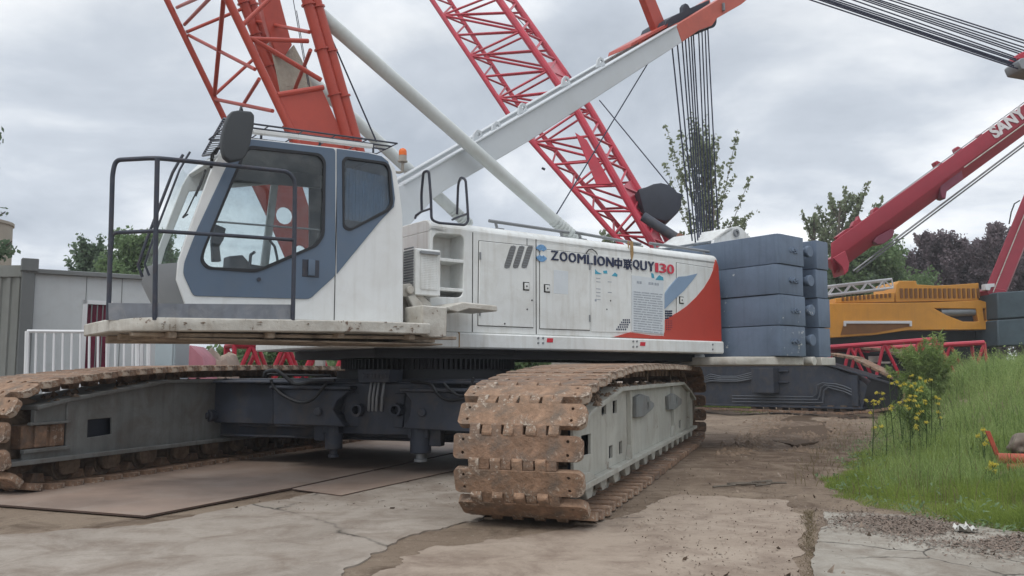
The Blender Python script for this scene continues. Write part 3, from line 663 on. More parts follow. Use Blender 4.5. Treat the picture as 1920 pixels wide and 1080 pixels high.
d2 = door([(1012, 467), (1105, 477), (1105, 619), (1012, 616)])
d3 = door([(1268, 493), (1336, 503), (1336, 630), (1268, 627)])
for u0, u1 in ((1108, 1182), (1184, 1246)):           # fixed panels: fine seams
    pp = [S(u0, 475 + (u0 - 1100) * .11, NS), S(u1, 475 + (u1 - 1100) * .11, NS), S(u1, 624, NS), S(u0, 622, NS)]
    g_ = MB(SUP); g_.prism(pp, 'y', NS, NS + .009); g_.build('side_panel', M['white'], house, bevel=.005)
for u, z0_, z1_ in ((886, 1.85, 3.2), (1005, 1.85, 3.21)):
    b_ = S(u, 500, NS)[0]; g_ = MB(SUP); g_.box(b_ - .006, b_ + .006, NS - .01, NS + .0035, z0_, z1_); g_.build('panel_seam', M['groove'], house)
b_ = S(988, 430, NS)[0]; g_ = MB(SUP); g_.box(b_ - .005, b_ + .005, NS - .2, NS + .003, 3.1, 3.205); g_.build('panel_seam', M['groove'], house)
# vents, latches
for u in (955, 971, 987):
    c_ = S(u, 482, NS); g_ = MB(SUP); w_, h_ = .052, .115
    cap = [(w_ * math.cos(R(a)), h_ + w_ * math.sin(R(a))) for a in range(0, 181, 20)] + [(w_ * math.cos(R(a)), -h_ + w_ * math.sin(R(a))) for a in range(180, 361, 20)]
    g_.prism([(c_[0] + x + y * .38, c_[1] + y) for x, y in cap], 'y', NS + .004, NS + .019); vo = g_.build('vent', M['vent'], d1)
    g2 = MB(SUP)
    for k in range(9):
        y = -.15 + k * .0375; g2.box(c_[0] + y * .38 - .045, c_[0] + y * .38 + .045, NS + .019, NS + .024, c_[1] + y - .006, c_[1] + y + .006)
    g2.build('vent', M['greysteel'], d1)
for (u, v), d_ in (((985, 537), d1), ((1024, 541), d2), ((1276, 563), d3)):
    c_ = S(u, v, NS); g_ = MB(SUP); g_.box(c_[0] - .055, c_[0] + .055, NS + .014, NS + .02, c_[1] - .06, c_[1] + .06); g_.build('door_latch', M['groove'], house)
    g_ = MB(SUP); g_.box(c_[0] - .035, c_[0] + .045, NS + .02, NS + .034, c_[1] - .045, c_[1] + .045); g_.build('door_latch', M['white'], house, bevel=.006)
    g_ = MB(SUP); g_.tube((c_[0], NS + .03, c_[1]), (c_[0], NS + .04, c_[1]), .012, 8); g_.build('lock', M['black'], house)
# painted swooshes, dots, notices
def decal(px, mt, name='painted_swoosh', n0=.018, n1=.021, par=None):
    g_ = MB(SUP); g_.prism([S(u, v, NS) for u, v in px], 'y', NS, NS + n1); return g_.build(name, mt, par or house)
decal([(1341, 487), (1337, 503), (1329, 522), (1318, 540), (1303, 558), (1286, 574), (1266, 588), (1246, 600), (1245, 630), (1220, 629), (1180, 623), (1163, 628), (1150, 632), (1351, 641), (1349, 560), (1345, 500)], M['red_decal'], n1=.0215)
decal([(1245, 551), (1254, 538), (1270, 519), (1285, 518), (1306, 513), (1296, 527), (1280, 546), (1262, 562), (1245, 579)], M['decal_blue'], n1=.0225)
dt = MB(SUP)
for j in range(4):
    for i in range(4 - (j == 3) * 2): c_ = S(1247.5 + i * 3.4, 583.5 + j * 4.4, NS); dt.box(c_[0] - .011, c_[0] + .011, NS, NS + .024, c_[1] - .011, c_[1] + .011)
for j in range(5):
    for i in range(4 - (j == 4)): c_ = S(1248 + i * 3.2, 602 + j * 4, NS); dt.box(c_[0] - .008, c_[0] + .008, NS, NS + .0235, c_[1] - .008, c_[1] + .008)
for j in range(5):
    for i in range(5 - (j == 0)): c_ = S(1168 + i * 3.6 - j * 3.0 + (j > 2) * i * .4, 600 + j * 4.4, NS); dt.box(c_[0] - .014, c_[0] + .012, NS, NS + .012, c_[1] - .013, c_[1] + .013)
dt.build('dot_pattern', M['navy'], house)
nb = MB(SUP); nb.prism([S(1184, 516, NS), S(1243, 524, NS), S(1243, 627, NS), S(1184, 622, NS)], 'y', NS, NS + .0125); nb_ = nb.build('notice_sheet', M['paper'], house)
pr = MB(SUP); rs = random.Random(5)
for k in range(17):
    v0 = 546 + k * 4.5; u = 1187
    while u < 1238:
        w_ = rs.uniform(5, 18); u1 = min(u + w_, 1241); s_ = (u - 1184) * .10
        pr.prism([S(u, v0 + s_, NS), S(u1, v0 + s_ + (u1 - u) * .1, NS), S(u1, v0 + s_ + (u1 - u) * .1 + 1.9, NS), S(u, v0 + s_ + 1.9, NS)], 'y', NS, NS + .0145); u = u1 + 1.6
for u, w_ in ((1193, 4), (1198, 4), (1215, 4), (1220, 4), (1226, 4), (1231, 3)): pr.prism([S(u, 526 + (u - 1184) * .1, NS), S(u + w_, 526.4 + (u - 1184) * .1, NS), S(u + w_, 531 + (u - 1184) * .1, NS), S(u, 530.6 + (u - 1184) * .1, NS)], 'y', NS, NS + .015)
pr.build('printed_lines', M['print'], house)
tl = MB(SUP)
for px in ([(1220, 512), (1224, 513), (1226, 522), (1221, 521)], [(1228, 524), (1235, 516), (1242, 520), (1243, 526), (1229, 525)]): tl.prism([S(u, v, NS) for u, v in px], 'y', NS, NS + .0155)
for px in ([(1115, 505), (1120, 510), (1128, 514), (1115, 514)], [(1130, 508), (1137, 507), (1138, 513), (1131, 513)], [(1146, 517), (1152, 511), (1157, 515), (1156, 519)]): tl.prism([S(u, v, NS) for u, v in px], 'y', NS, NS + .0125)
tl.build('notice_header', M['teal'], house)
pr = MB(SUP)
for k in range(7):
    for u0, u1 in ((1117, 1125), (1139, 1146)):
        if rs.random() < .75: v0 = 521 + k * 6.6; pr.prism([S(u0, v0, NS), S(u1, v0 + .7, NS), S(u1, v0 + 2, NS), S(u0, v0 + 1.3, NS)], 'y', NS, NS + .0115)
c_ = S(1116, 563, NS); pr.tube((c_[0], NS, c_[1]), (c_[0], NS + .011, c_[1]), .02, 10); pr.build('printed_lines', M['print'], house)
sc_ = MB(SUP); sc_.prism([S(1037, 506, NS), S(1064, 509, NS), S(1064, 552, NS), S(1037, 550, NS)], 'y', NS, NS + .0175); sc_.build('torn_notice', M['paper'], d2, bevel=.001)
# lettering
def letters(body, u0, u1, vtop, vbot, mt, gap=.26):
    """each glyph fitted to its own cell along the measured, slightly falling line"""
    wd_ = [{'I': .2, 'M': 1.12, 'L': .74, '1': .38}.get(c, 1.0) for c in body]; tot = sum(wd_) + gap * (len(body) - 1); x = 0.0; obs = []
    for c, w_ in zip(body, wd_):
        ua = u0 + (u1 - u0) * x / tot; ub = u0 + (u1 - u0) * (x + w_) / tot; x += w_ + gap; dv = (ua - u0) * .1165
        qa, qb, qt = S(ua, vbot + dv, NS), S(ub, vbot + dv, NS), S(ua, vtop + dv, NS)
        obs.append((text(c, STX, (0, 0, 0), 1.0, mt, house, bold=0, depth=.002), qa, qb, qt))
    base = obs[0][0]; bm = bmesh.new()
    for ob, qa, qb, qt in obs:
        L_ = [SUP.l(v.co + ROOT[ob.name]) for v in ob.data.vertices]; x0_, x1_ = min(l_[0] for l_ in L_), max(l_[0] for l_ in L_); z0_, z1_ = min(l_[2] for l_ in L_), max(l_[2] for l_ in L_)
        for v, l_ in zip(ob.data.vertices, L_): v.co = SUP.w((qa[0] + (l_[0] - x0_) / (x1_ - x0_) * (qb[0] - qa[0]), NS + .0225 + (.002 if l_[1] > 0 else -.004), qa[1] + (l_[2] - z0_) / (z1_ - z0_) * (qt[1] - qa[1]))) - ROOT[ob.name]
        bm.from_mesh(ob.data)
    src = bm.verts[:] + bm.edges[:] + bm.faces[:]
    for db, dz, dn in ((.008, 0, .0005), (.015, .003, .001), (.004, .006, .0015)):
        for v in bmesh.ops.duplicate(bm, geom=src)['geom']:
            if isinstance(v, bmesh.types.BMVert): v.co += B * db + N * dn + UP * dz
    bm.to_mesh(base.data); bm.free()
    for ob, *_ in obs[1:]: bpy.data.objects.remove(ob)
    return base
letters('ZOOMLION', 1031, 1148, 470.5, 487.5, M['navy'])
letters('QUY', 1185, 1224, 487.5, 505, M['navy'])
letters('130', 1227, 1261, 493.5, 510.5, M['redletter'])
hz = MB(SUP)
def stroke(pts, u0, v0, w, h, th=.012):              # pts in a unit square, y down
    for (xa, ya), (xb, yb_) in pts:
        P0 = S(u0 + xa * w, v0 + ya * h + xa * w * .11, NS); P1 = S(u0 + xb * w, v0 + yb_ * h + xb * w * .11, NS)
        d_ = Vector((P1[0] - P0[0], P1[1] - P0[1])).normalized(); n_ = Vector((-d_.y, d_.x)) * th; e_ = d_ * th
        hz.prism([(P0[0] - e_.x + n_.x, P0[1] - e_.y + n_.y), (P1[0] + e_.x + n_.x, P1[1] + e_.y + n_.y), (P1[0] + e_.x - n_.x, P1[1] + e_.y - n_.y), (P0[0] - e_.x - n_.x, P0[1] - e_.y - n_.y)], 'y', NS + .01, NS + .0235)
stroke([((.08, .25), (.92, .25)), ((.08, .25), (.08, .72)), ((.92, .25), (.92, .72)), ((.08, .72), (.92, .72)), ((.5, .02), (.5, 1.0))], 1151, 484, 14, 17.5)
stroke([((.0, .08), (.48, .08)), ((.1, .08), (.1, .85)), ((.38, .08), (.38, 1.0)), ((.1, .34), (.38, .34)), ((.1, .58), (.38, .58)), ((.0, .86), (.48, .8)), ((.60, .02), (.67, .16)), ((.92, .0), (.84, .16)), ((.55, .28), (.98, .28)), ((.52, .54), (1.0, .54)), ((.76, .28), (.74, .6)), ((.74, .6), (.54, 1.0)), ((.76, .58), (1.0, 1.0))], 1168.5, 486, 14, 17.5, .009)
hz.build('lettering', M['navy'], house)
lg = MB(SUP); c_ = S(1014, 475, NS)
for rr, a0, a1, dy in ((.105, 25, 155, .02), (.105, 205, 335, -.02), (.062, 30, 150, .012), (.062, 210, 330, -.012)):
    o_ = arc((c_[0], c_[1] + dy), rr, a0, a1, 12); i_ = arc((c_[0], c_[1] + dy * .4), rr * .62, a0 + 6, a1 - 6, 12)[::-1]; lg.prism(o_ + i_, 'y', NS + .01, NS + .0225)
lg.build('emblem', M['sky_blue'], house)
# reflectors and bolts on the frame
M['refl'] = mat('red_reflector', (.5, .015, .03), .25)
for u, v in ((1031, 638), (1205, 645)): rf = MB(SUP); c_ = S(u, v, 1.72); rf.prism([(c_[0] - .06, c_[1] - .03), (c_[0] + .05, c_[1] - .03), (c_[0] + .06, c_[1] + .03), (c_[0] - .05, c_[1] + .03)], 'y', 1.72, 1.725); rf.build('reflector', M['refl'], uf)
bt = MB(SUP)
for u, v in ((1009, 634), (1018, 634), (1009, 643), (1018, 643), (1187, 640), (1194, 640), (1187, 650), (1194, 650), (1336, 646), (1336, 655)): c_ = S(u, v, 1.72); bt.tube((c_[0], 1.715, c_[1]), (c_[0], 1.732, c_[1]), .016, 8)
bt.build('bolt', M['greysteel'], uf)
b_ = S(861, 640, 1.72)[0]; sg = MB(SUP); sg.box(b_ - .008, b_ + .008, 1.6, 1.723, 1.64, 1.838); sg.build('frame_joint', mat('rust_seam', (.30, .19, .08), .8), uf)
# hinges, drilled holes and a loose cable on the side
for d_, pts_ in ((d1, ((899, 480), (898, 585))), (d2, ((1104, 500), (1104, 597)))):
    for u, v in pts_: c_ = S(u, v, NS); g_ = MB(SUP); g_.tube((c_[0], NS + .02, c_[1] - .05), (c_[0], NS + .02, c_[1] + .05), .013, 8); g_.build('hinge', M['greysteel'], d_)
for u, v in ((987, 580), (1144, 564), (1137, 580), (996, 563), (945, 607), (833, 640)):
    c_ = S(u, v, NS); g_ = MB(SUP); g_.tube((c_[0], NS, c_[1]), (c_[0], NS + (.022 if u < 1000 else .012), c_[1]), .012, 8); g_.build('drilled_hole', M['black'], house)
cab_l = [S3(1099, 475, NS + .02), S3(1104, 468, NS + .03), S3(1110, 467, NS + .03), S3(1117, 472, NS + .03), S3(1120, 477, NS + .02)]; g_ = MB(SUP); g_.path(cab_l, .008, 6); g_.build('loose_cable', M['black'], house)
# roof handrails
for a_, c2_, posts in (((917, 414), (1066, 436), (928, 1050)), ((1079, 436), (1201, 458), (1085, 1188)), ((1218, 456), (1329, 472), (1226, 1318))):
    p0, p1 = S3(*a_, 1.45), S3(*c2_, 1.45); h = MB(SUP); h.tube(p0, p1, .024, 10)
    for u in posts:
        f_ = (u - a_[0]) / (c2_[0] - a_[0]); bb = p0[0] + (p1[0] - p0[0]) * f_; zz = p0[2] + (p1[2] - p0[2]) * f_; h.tube((bb, 1.45, zz), (bb + .05, 1.45, 3.28), .02, 8); h.box(bb, bb + .12, 1.4, 1.5, 3.3, 3.34)
    h.build('handrail', M['greysteel'], house)
# hooped grab rails above the steps
def rpath(pts, r, n=5):                              # rounded 3-D polyline
    o = [pts[0]]
    for i in range(1, len(pts) - 1):
        p, a, b_ = Vector(pts[i]), Vector(pts[i - 1]), Vector(pts[i + 1]); d = min(r, (a - p).length * .45, (b_ - p).length * .45); s_, e_ = p + (a - p).normalized() * d, p + (b_ - p).normalized() * d
        for j in range(n + 1): t = j / n; o.append(tuple(s_ * (1 - t) ** 2 + p * 2 * t * (1 - t) + e_ * t * t))
    return o + [pts[-1]]
h = MB(SUP); nn = 1.72
h.path(rpath([S3(791, 398, nn - .35), S3(790, 365, nn - .3), S3(794, 322, nn - .1), S3(804, 320, nn), S3(808, 372, nn), S3(809, 412, nn), S3(822, 418, nn), S3(872, 422, nn), S3(878, 414, nn), S3(876, 378, nn), S3(873, 336, nn), S3(864, 332, nn - .1), S3(859, 345, nn - .25), S3(857, 402, nn - .35)], .09), .018, 8)
h.path([S3(808, 391, nn), S3(790, 397, nn - .35), S3(780, 404, nn - .45), S3(778, 410, nn - .45)], .016, 8); h.path([S3(876, 401, nn), S3(862, 406, nn - .3), S3(848, 412, nn - .5)], .016, 8)
h.build('grab_rail', M['rail'], house)

# ---- deck in front of and under the cab (its free end sags a little)
ND = 2.5
def sag(b): return -.022 * max(0.0, -2.4 - b)
dkm = MB(SUP)
outl = [(-1.5, ND), (-2.4, ND), (-3.5, ND), (-4.60, ND), (-4.92, 2.14), (-4.92, .9), (-3.5, .85), (-1.5, .85)]
tops = [(b, n, 1.885 + sag(b)) for b, n in outl]; bots = [(b, n, 1.755 + sag(b)) for b, n in outl]; k_ = len(outl)
dkm.add(tops + bots, [tuple(range(k_)), tuple(range(2 * k_ - 1, k_ - 1, -1))] + [(i, (i + 1) % k_, k_ + (i + 1) % k_, k_ + i) for i in range(k_)])
deck = dkm.build('walkway_deck', M['old_white'], CR, bevel=.012)
ub = MB(SUP)
for n_, zb_ in ((2.25, 1.71), (1.75, 1.69), (1.2, 1.67)):
    ub.add([(b, n_ + dn, z_ + sag(b)) for b in (-4.75, -1.0) for dn in (-.05, .05) for z_ in (zb_, 1.75)], [(0, 1, 3, 2), (4, 6, 7, 5), (0, 4, 5, 1), (2, 3, 7, 6), (0, 2, 6, 4), (1, 5, 7, 3)])
for b_ in (-4.4, -3.4, -2.6, -1.7): ub.box(b_ - .04, b_ + .04, .9, 2.42, 1.69 + sag(b_), 1.757 + sag(b_))
ub.prism([(-4.6, 1.0), (-4.3, 2.3), (-1.2, 2.3), (-1.0, 1.0)], 'z', 1.64, 1.66)
ub.build('deck_underside', M['deck_under'], deck, bevel=.008)
rg = MB(SUP)
nP1 = 2.14
def DP(u, v, n=ND): return S3(u, v, n - .02)
rg.path(rpath([DP(203, 600, nP1), DP(209, 400, nP1), DP(211, 325, nP1), DP(217, 300, nP1), DP(292, 296), DP(420, 309), DP(540, 322), DP(553, 338), DP(552, 450), DP(549, 600)], .12), .023, 10)
rg.path([DP(295, 297), DP(292, 435), DP(290, 600)], .024, 10)
rg.path(rpath([DP(208, 470, nP1), DP(210, 440, nP1), DP(218, 436, nP1), DP(292, 433), DP(420, 441), DP(552, 450)], .07), .02, 10)
rail = rg.build('deck_railing', M['rail'], CR)
tb = MB(SUP); pts = [(S3(203, 568, nP1), S3(203, 600, nP1)), (S3(290, 569, ND - .03), S3(290, 601, ND - .03)), (S3(551, 571, ND - .03), S3(551, 600, ND - .03))]
for (a_, b1), (c_, d_) in zip(pts, pts[1:]): tb.add([a_, b1, d_, c_] + [(q[0], q[1] - .012, q[2]) for q in (a_, b1, d_, c_)], [(0, 1, 2, 3), (7, 6, 5, 4), (0, 3, 7, 4), (1, 5, 6, 2), (0, 4, 5, 1), (3, 2, 6, 7)])
tb.build('kick_plate', mat('worn_grey_kick_plate', (.16, .175, .20), .5, var=.2, vs=4, grime=.5, gcol=(.30, .30, .30), gs=5, streak=.4, scol=(.09, .09, .10)), rail)
# flakes and a strip hanging from the deck edge, scratched marks
fl = MB(SUP); rs = random.Random(4)
for k in range(26):
    u = rs.uniform(205, 790); v = 606 + rs.uniform(-3, 14); q = S3(u, v, ND if u > 295 else 2.2); w_ = rs.uniform(.01, .06); h_ = rs.uniform(.004, .014)
    if u > 300: fl.prism([(q[0], q[2]), (q[0] + w_, q[2] + rs.uniform(-.006, .006)), (q[0] + w_ * .7, q[2] + h_)], 'y', ND, ND + rs.uniform(.003, .014))
fl.build('paint_flakes', mat('rusty_flakes', (.16, .11, .075), .8, var=.4, vs=20), deck)['kind'] = 'stuff'
text('3 14', STX, (S(300, 618, ND)[0], S(300, 618, ND)[1], ND + .012), 0.085, mat('faint_scratch', (.22, .19, .15), .8), deck, 'scratched_mark', bold=0, depth=.001)
for px in ([(1181, 452), (1186, 453), (1187, 476), (1184, 490), (1182, 476)], [(1176, 452), (1179, 452), (1178, 466)]):
    g_ = MB(SUP); g_.prism([S(u, v, NS) for u, v in px], 'y', NS, NS + .0125); g_.build('rust_stain', mat('rust_run', (.36, .23, .10), .7, var=.3, vs=12), house)
bx = MB(SUP); q = [S(u, v, 2.42) for u, v in ((792, 572), (839, 576), (838, 632), (808, 633), (792, 625))]; bx.prism(q, 'y', 2.0, 2.42); bxo = bx.build('step_box', M['old_white'], CR, bevel=.012)
ar = MB(SUP); q0, q1, q2 = S3(842, 578, 2.2), S3(880, 566, 2.2), S3(934, 577, 2.2)
ar.prism([S(841, 574, 2.3), S(868, 566, 2.3), S(933, 573, 2.3), S(934, 583, 2.3), S(930, 584, 2.3), S(880, 579, 2.3), S(858, 586, 2.3), S(842, 582, 2.3)], 'y', 1.72, 2.3)
ar.build('step_plate', M['old_white'], CR, bevel=.014)
hg = MB(SUP); nH = 1.95
hg.prism([S(u, v, nH) for u, v in ((750, 533), (770, 531), (786, 548), (806, 566), (812, 574), (795, 580), (770, 556), (752, 556))], 'y', nH - .1, nH)
hg.prism([S(u, v, nH) for u, v in ((762, 556), (774, 552), (790, 570), (786, 594), (780, 594))], 'y', nH - .06, nH + .04)
hg.prism([S(u, v, 1.8) for u, v in ((750, 555), (800, 560), (800, 602), (750, 602))], 'y', 1.5, 1.8)
c_ = S(766, 544, nH); hg.tube((c_[0], nH, c_[1]), (c_[0], nH + .06, c_[1]), .05, 14)
hg.build('cab_hinge', M['old_white'], CR, bevel=.01)
# cooling unit with grille
nA = 2.0
a0, a1 = S(780, 465, nA), S(826, 556, nA); ac = MB(SUP); ac.box(a0[0], a1[0], 1.66, nA, a1[1], a0[1]); acu = ac.build('cooling_unit', M['white'], CR, bevel=.012)
m0, m1 = S(789, 476, nA), S(818, 543, nA); g_ = MB(SUP); g_.box(m0[0], m1[0], nA, nA + .006, m1[1], m0[1]); g_.build('grille_back', M['black'], acu)
g_ = MB(SUP)
for k in range(13): x = m0[0] + (m1[0] - m0[0]) * k / 12; g_.box(x - .0065, x + .0065, nA + .006, nA + .014, m1[1], m0[1])
for k in range(21): z_ = m1[1] + (m0[1] - m1[1]) * k / 20; g_.box(m0[0], m1[0], nA + .006, nA + .0125, z_ - .0065, z_ + .0065)
g_.build('mesh_grille', M['white'], acu)
g_ = MB(SUP); g_.box(m0[0] - .02, m1[0] + .02, nA + .005, nA + .05, m0[1], m0[1] + .035)
for k in range(16): z_ = a1[1] + .08 + k * .034; g_.box(a0[0] - .012, a0[0], 1.72, nA - .05, z_, z_ + .018)
g_.build('louvre', M['greysteel'], acu)

# ---- cab
NC, NF = 2.1, .98
co = [(350, 578), (331, 524), (334, 492), (350, 443), (398, 314), (410, 292), (430, 272), (470, 259), (630, 277), (700, 287), (726, 296), (741, 315), (748, 350), (755, 402), (756, 605), (630, 602), (400, 594)]
CO = [S(u, v, NC) for u, v in co]
win = [(468, 276), (598, 290), (608, 303), (605, 441), (592, 461), (495, 503), (478, 509), (388, 503), (376, 489), (381, 468), (457, 286)]
rwin = [(648, 296), (722, 306), (729, 316), (734, 382), (728, 394), (655, 432), (643, 426), (642, 303)]
WIN = rpoly([S(u, v, NC) for u, v in win], .05, 3); RWIN = rpoly([S(u, v, NC) for u, v in rwin], .05, 3)
cb_ = MB(SUP)
cb_.prism(CO, 'y', NC - .05, NC, [WIN, RWIN])
hA = [(CO[2][0] + .1, CO[2][1] + .04), (CO[3][0] + .08, CO[3][1]), (CO[4][0] + .08, CO[4][1] - .06), S(507, 346, NF), S(487, 498, NF)]; hB = [S(u, v, NF) for u, v in ((502, 498), (520, 347), (578, 352), (580, 498))]
cb_.prism(CO, 'y', NF, NF + .04, [hA, hB])
# skin: roof, rear wall, floor, sloping front posts
def skin(i0, i1, th=.05, n0=NF + .04, n1=NC - .05, mb=cb_):
    seq = CO[i0:i1 + 1]; cx_, cz_ = sum(q[0] for q in CO) / len(CO), sum(q[1] for q in CO) / len(CO)
    inn = []
    for x, z in seq: l_ = math.hypot(x - cx_, z - cz_); inn.append((x - (x - cx_) / l_ * th, z - (z - cz_) / l_ * th))
    mb.prism(seq + inn[::-1], 'y', n0, n1)
skin(5, 14); skin(14, 16, .06)
cab = cb_.build('cab', M['cab_white'], CR, bevel=.006)
ri = MB(SUP)
ri.box(CO[13][0] - .35, CO[13][0] - .06, NF + .05, NC - .32, 1.95, 3.7); rin = ri.build('rear_trim', M['cabin_in'], cab, bevel=.02)
ln = MB(SUP); ln.prism([S(u, v, NF + .05) for u, v in ((430, 341), (440, 296), (600, 306), (600, 352))], 'y', NF + .041, NF + .055); ln.prism([S(u, v, NF + .05) for u, v in ((579, 352), (640, 356), (640, 520), (579, 500))], 'y', NF + .041, NF + .055); q_ = CO[7:10]; ln.prism([(x, z - .07) for x, z in q_] + [(x, z - .09) for x, z in q_[::-1]], 'y', NF + .05, NC - .06); ln.build('inner_lining', M['cabin_in'], cab)
# blue panels
door_px = [(467, 261), (628, 279), (628, 517), (580, 561), (362, 555), (343, 514), (345, 492), (369, 430), (424, 312), (436, 288)]
dp = MB(SUP); dp.prism(rpoly([S(u, v, NC) for u, v in door_px], .04, 3), 'y', NC + .001, NC + .014, [WIN]); cdoor = dp.build('door', M['blue'], cab, bevel=.004)
rp_ = MB(SUP); rp_.prism([S(u, v, NC) for u, v in ((631, 279), (690, 287), (715, 293), (727, 303), (734, 322), (740, 372), (738, 388), (712, 415), (631, 514))], 'y', NC + .001, NC + .013, [RWIN]); rp_.build('rear_quarter_panel', M['blue'], cab, bevel=.004)
gp = MB(SUP); b_ = S(629.5, 450, NC)[0]; gp.box(b_ - .004, b_ + .004, NC, NC + .005, 1.9, S(629, 279, NC)[1]); q = [S(u, v, NC) for u, v in ((352, 567), (628, 577), (628, 580), (352, 570))]
gp.build('door_gap', M['groove'], cab)
for W_, nm, gm, par in ((WIN, 'door_window', 'glass', cab), (RWIN, 'rear_window', 'glass_dark', cab)):
    r_ = MB(SUP); r_.prism(grow(W_, .016), 'y', NC - .01, NC + .024, [grow(W_, -.022)]); r_.build('window_seal', M['rubber'], cab, bevel=.004)
    g_ = MB(SUP); g_.prism(W_, 'y', NC - .006, NC); g_.build(nm, M[gm], cab)
g_ = MB(SUP); g_.prism([S(u, v, NC - .13) for u, v in ((646, 318), (735, 325), (735, 400), (650, 440))], 'y', NC - .16, NC - .13)
cu = MB(SUP)
for k in range(22):
    b_ = S(650, 380, NC - .1)[0] + k * .03; cu.tube((b_, NC - .1 + .012 * math.sin(k * 2.1), 3.1), (b_, NC - .1 + .012 * math.sin(k * 1.7), 3.72 - .002 * k), .02, 6)
cu.build('curtain', M['curtain'], cab)
# upper window division, grab bar inside, far window glass
g_ = MB(SUP); p0 = S3(398, 415, NC - .06); p1 = S3(600, 431, NC - .06); g_.tube(p0, p1, .011, 8); g_.build('inner_bar', M['greysteel'], cab)
g_ = MB(SUP); g_.prism(hA, 'y', NF + .015, NF + .02); g_.prism(hB, 'y', NF + .015, NF + .02); g_.build('far_window', M['glass'], cab)
# bulging windscreen and nose
ws = MB(SUP); fr_ = [CO[5], CO[4], CO[3], CO[2]]; NN = 9; rows = []
def bow(t): return -.17 * (1 - (2 * t - 1) ** 2)
for x, z in fr_: rows.append([(x + bow(j / NN), NC - .03 - (NC - NF - .05) * j / NN, z) for j in range(NN + 1)])
def gridm(mb, rows):
    n = len(rows[0]); mb.add([p for r in rows for p in r], [(i * n + j, i * n + j + 1, (i + 1) * n + j + 1, (i + 1) * n + j) for i in range(len(rows) - 1) for j in range(n - 1)])
gridm(ws, rows); ws.build('windscreen', M['glass_clear'], cab)
no = MB(SUP); rows = []
for (x, z), k in zip([CO[2], CO[1], CO[0]], (1, 1.05, .75)): rows.append([(x + bow(j / NN) * k, NC - .03 - (NC - NF - .05) * j / NN, z) for j in range(NN + 1)])
gridm(no, rows); no.build('nose_panel', mat('grey_nose_panel', (.20, .21, .22), .5, var=.1), cab)
# guard bars in front of the windscreen, wiper
gb = MB(SUP)
for t_, r_ in ((.45, .016), (.30, .012)):
    pts = [(x + bow(t_) - .10, NC - (NC - NF) * t_, z) for x, z in fr_]; e_ = pts[-1]; gb.path([(pts[0][0] + .04, pts[0][1], pts[0][2] + .08)] + pts + [(e_[0] + .05, e_[1], e_[2] - .12)], r_, 8)
gb.build('screen_guard', M['rail'], cab)
wi = MB(SUP); wi.path([S3(380, 335, NC - .2), S3(350, 398, NC - .25), S3(343, 408, NC - .3), S3(352, 402, NC - .1)], .008, 6); wi.path([S3(386, 318, NC - .1), S3(376, 345, NC - .15), S3(366, 368, NC - .2)], .014, 6); wi.build('wiper', M['black'], cab)
# roof edge strip, roof guard, mirror, beacon
g_ = MB(SUP); rz = [S3(u, v, NC) for u, v in ((476, 246), (560, 256), (700, 274))]
for (a_, c_) in zip(rz, rz[1:]): g_.add([(a_[0], NC + .0, a_[2] - .02), (c_[0], NC, c_[2] - .02), (c_[0], NC, c_[2] + .025), (a_[0], NC, a_[2] + .025), (a_[0], NC - .07, a_[2] - .02), (c_[0], NC - .07, c_[2] - .02), (c_[0], NC - .07, c_[2] + .025), (a_[0], NC - .07, a_[2] + .025)], [(0, 1, 2, 3), (7, 6, 5, 4), (0, 4, 5, 1), (3, 2, 6, 7), (0, 3, 7, 4), (1, 5, 6, 2)])
g_.build('roof_rack_rail', M['cab_white'], cab, bevel=.006)
gd = MB(SUP); e0, e1 = S3(380, 292, 1.15), S3(421, 222, 1.15)
h0, h1 = S3(404, 288, 2.1), S3(436, 226, 2.1)
gd.path([e0, h0, h1, e1, e0], .014, 6)
lerp3 = lambda p, q, f: tuple(p[i] + (q[i] - p[i]) * f for i in range(3))
for k in range(1, 16): gd.tube(lerp3(e0, e1, k / 16), lerp3(h0, h1, k / 16), .007, 5)
f0, f1 = S3(436, 227, 2.1), S3(745, 269, 2.1)
for n_ in (1.3, 1.55, 1.8, 1.95, 2.1): gd.tube((f0[0], n_, f0[2] - (2.1 - n_) * .03), (f1[0], n_, f1[2] - (2.1 - n_) * .03), .011, 6)
for k in range(6): f_ = k / 5; p_ = lerp3(f0, f1, f_); gd.tube((p_[0], 1.3, p_[2] - .024), p_, .008, 5)
for u in (490, 600, 700): a_ = S3(u, 245 + (u - 490) * .115, 2.0); gd.tube(a_, (a_[0], 2.0, a_[2] - .14), .014, 6)
gd.build('roof_guard', M['rail'], cab)
mr = MB(SUP); mp = [(430, 214), (436, 208), (447, 206), (472, 208), (478, 216), (477, 235), (470, 270), (462, 292), (455, 299), (432, 304), (421, 295), (417, 280), (417, 255), (422, 232)]
mr.prism([S(u, v, 2.45) for u, v in mp], 'y', 2.36, 2.45); mir = mr.build('wing_mirror', mat('dark_plastic', (.045, .05, .055), .6, var=.1), cab, bevel=.03, seg=3)
ma_ = MB(SUP); ma_.path([S3(440, 275, 2.38), S3(408, 278, 2.25), S3(398, 290, 2.15), S3(396, 315, 2.08)], .018, 8); ma_.path([S3(450, 207, 2.4), S3(452, 200, 2.3), S3(470, 262, 2.05)], .01, 6); ma_.box(*[x for p in zip(S3(394, 300, 2.1), S3(402, 286, 2.2)) for x in sorted(p)]); ma_.build('mirror_arm', M['black'], cab)
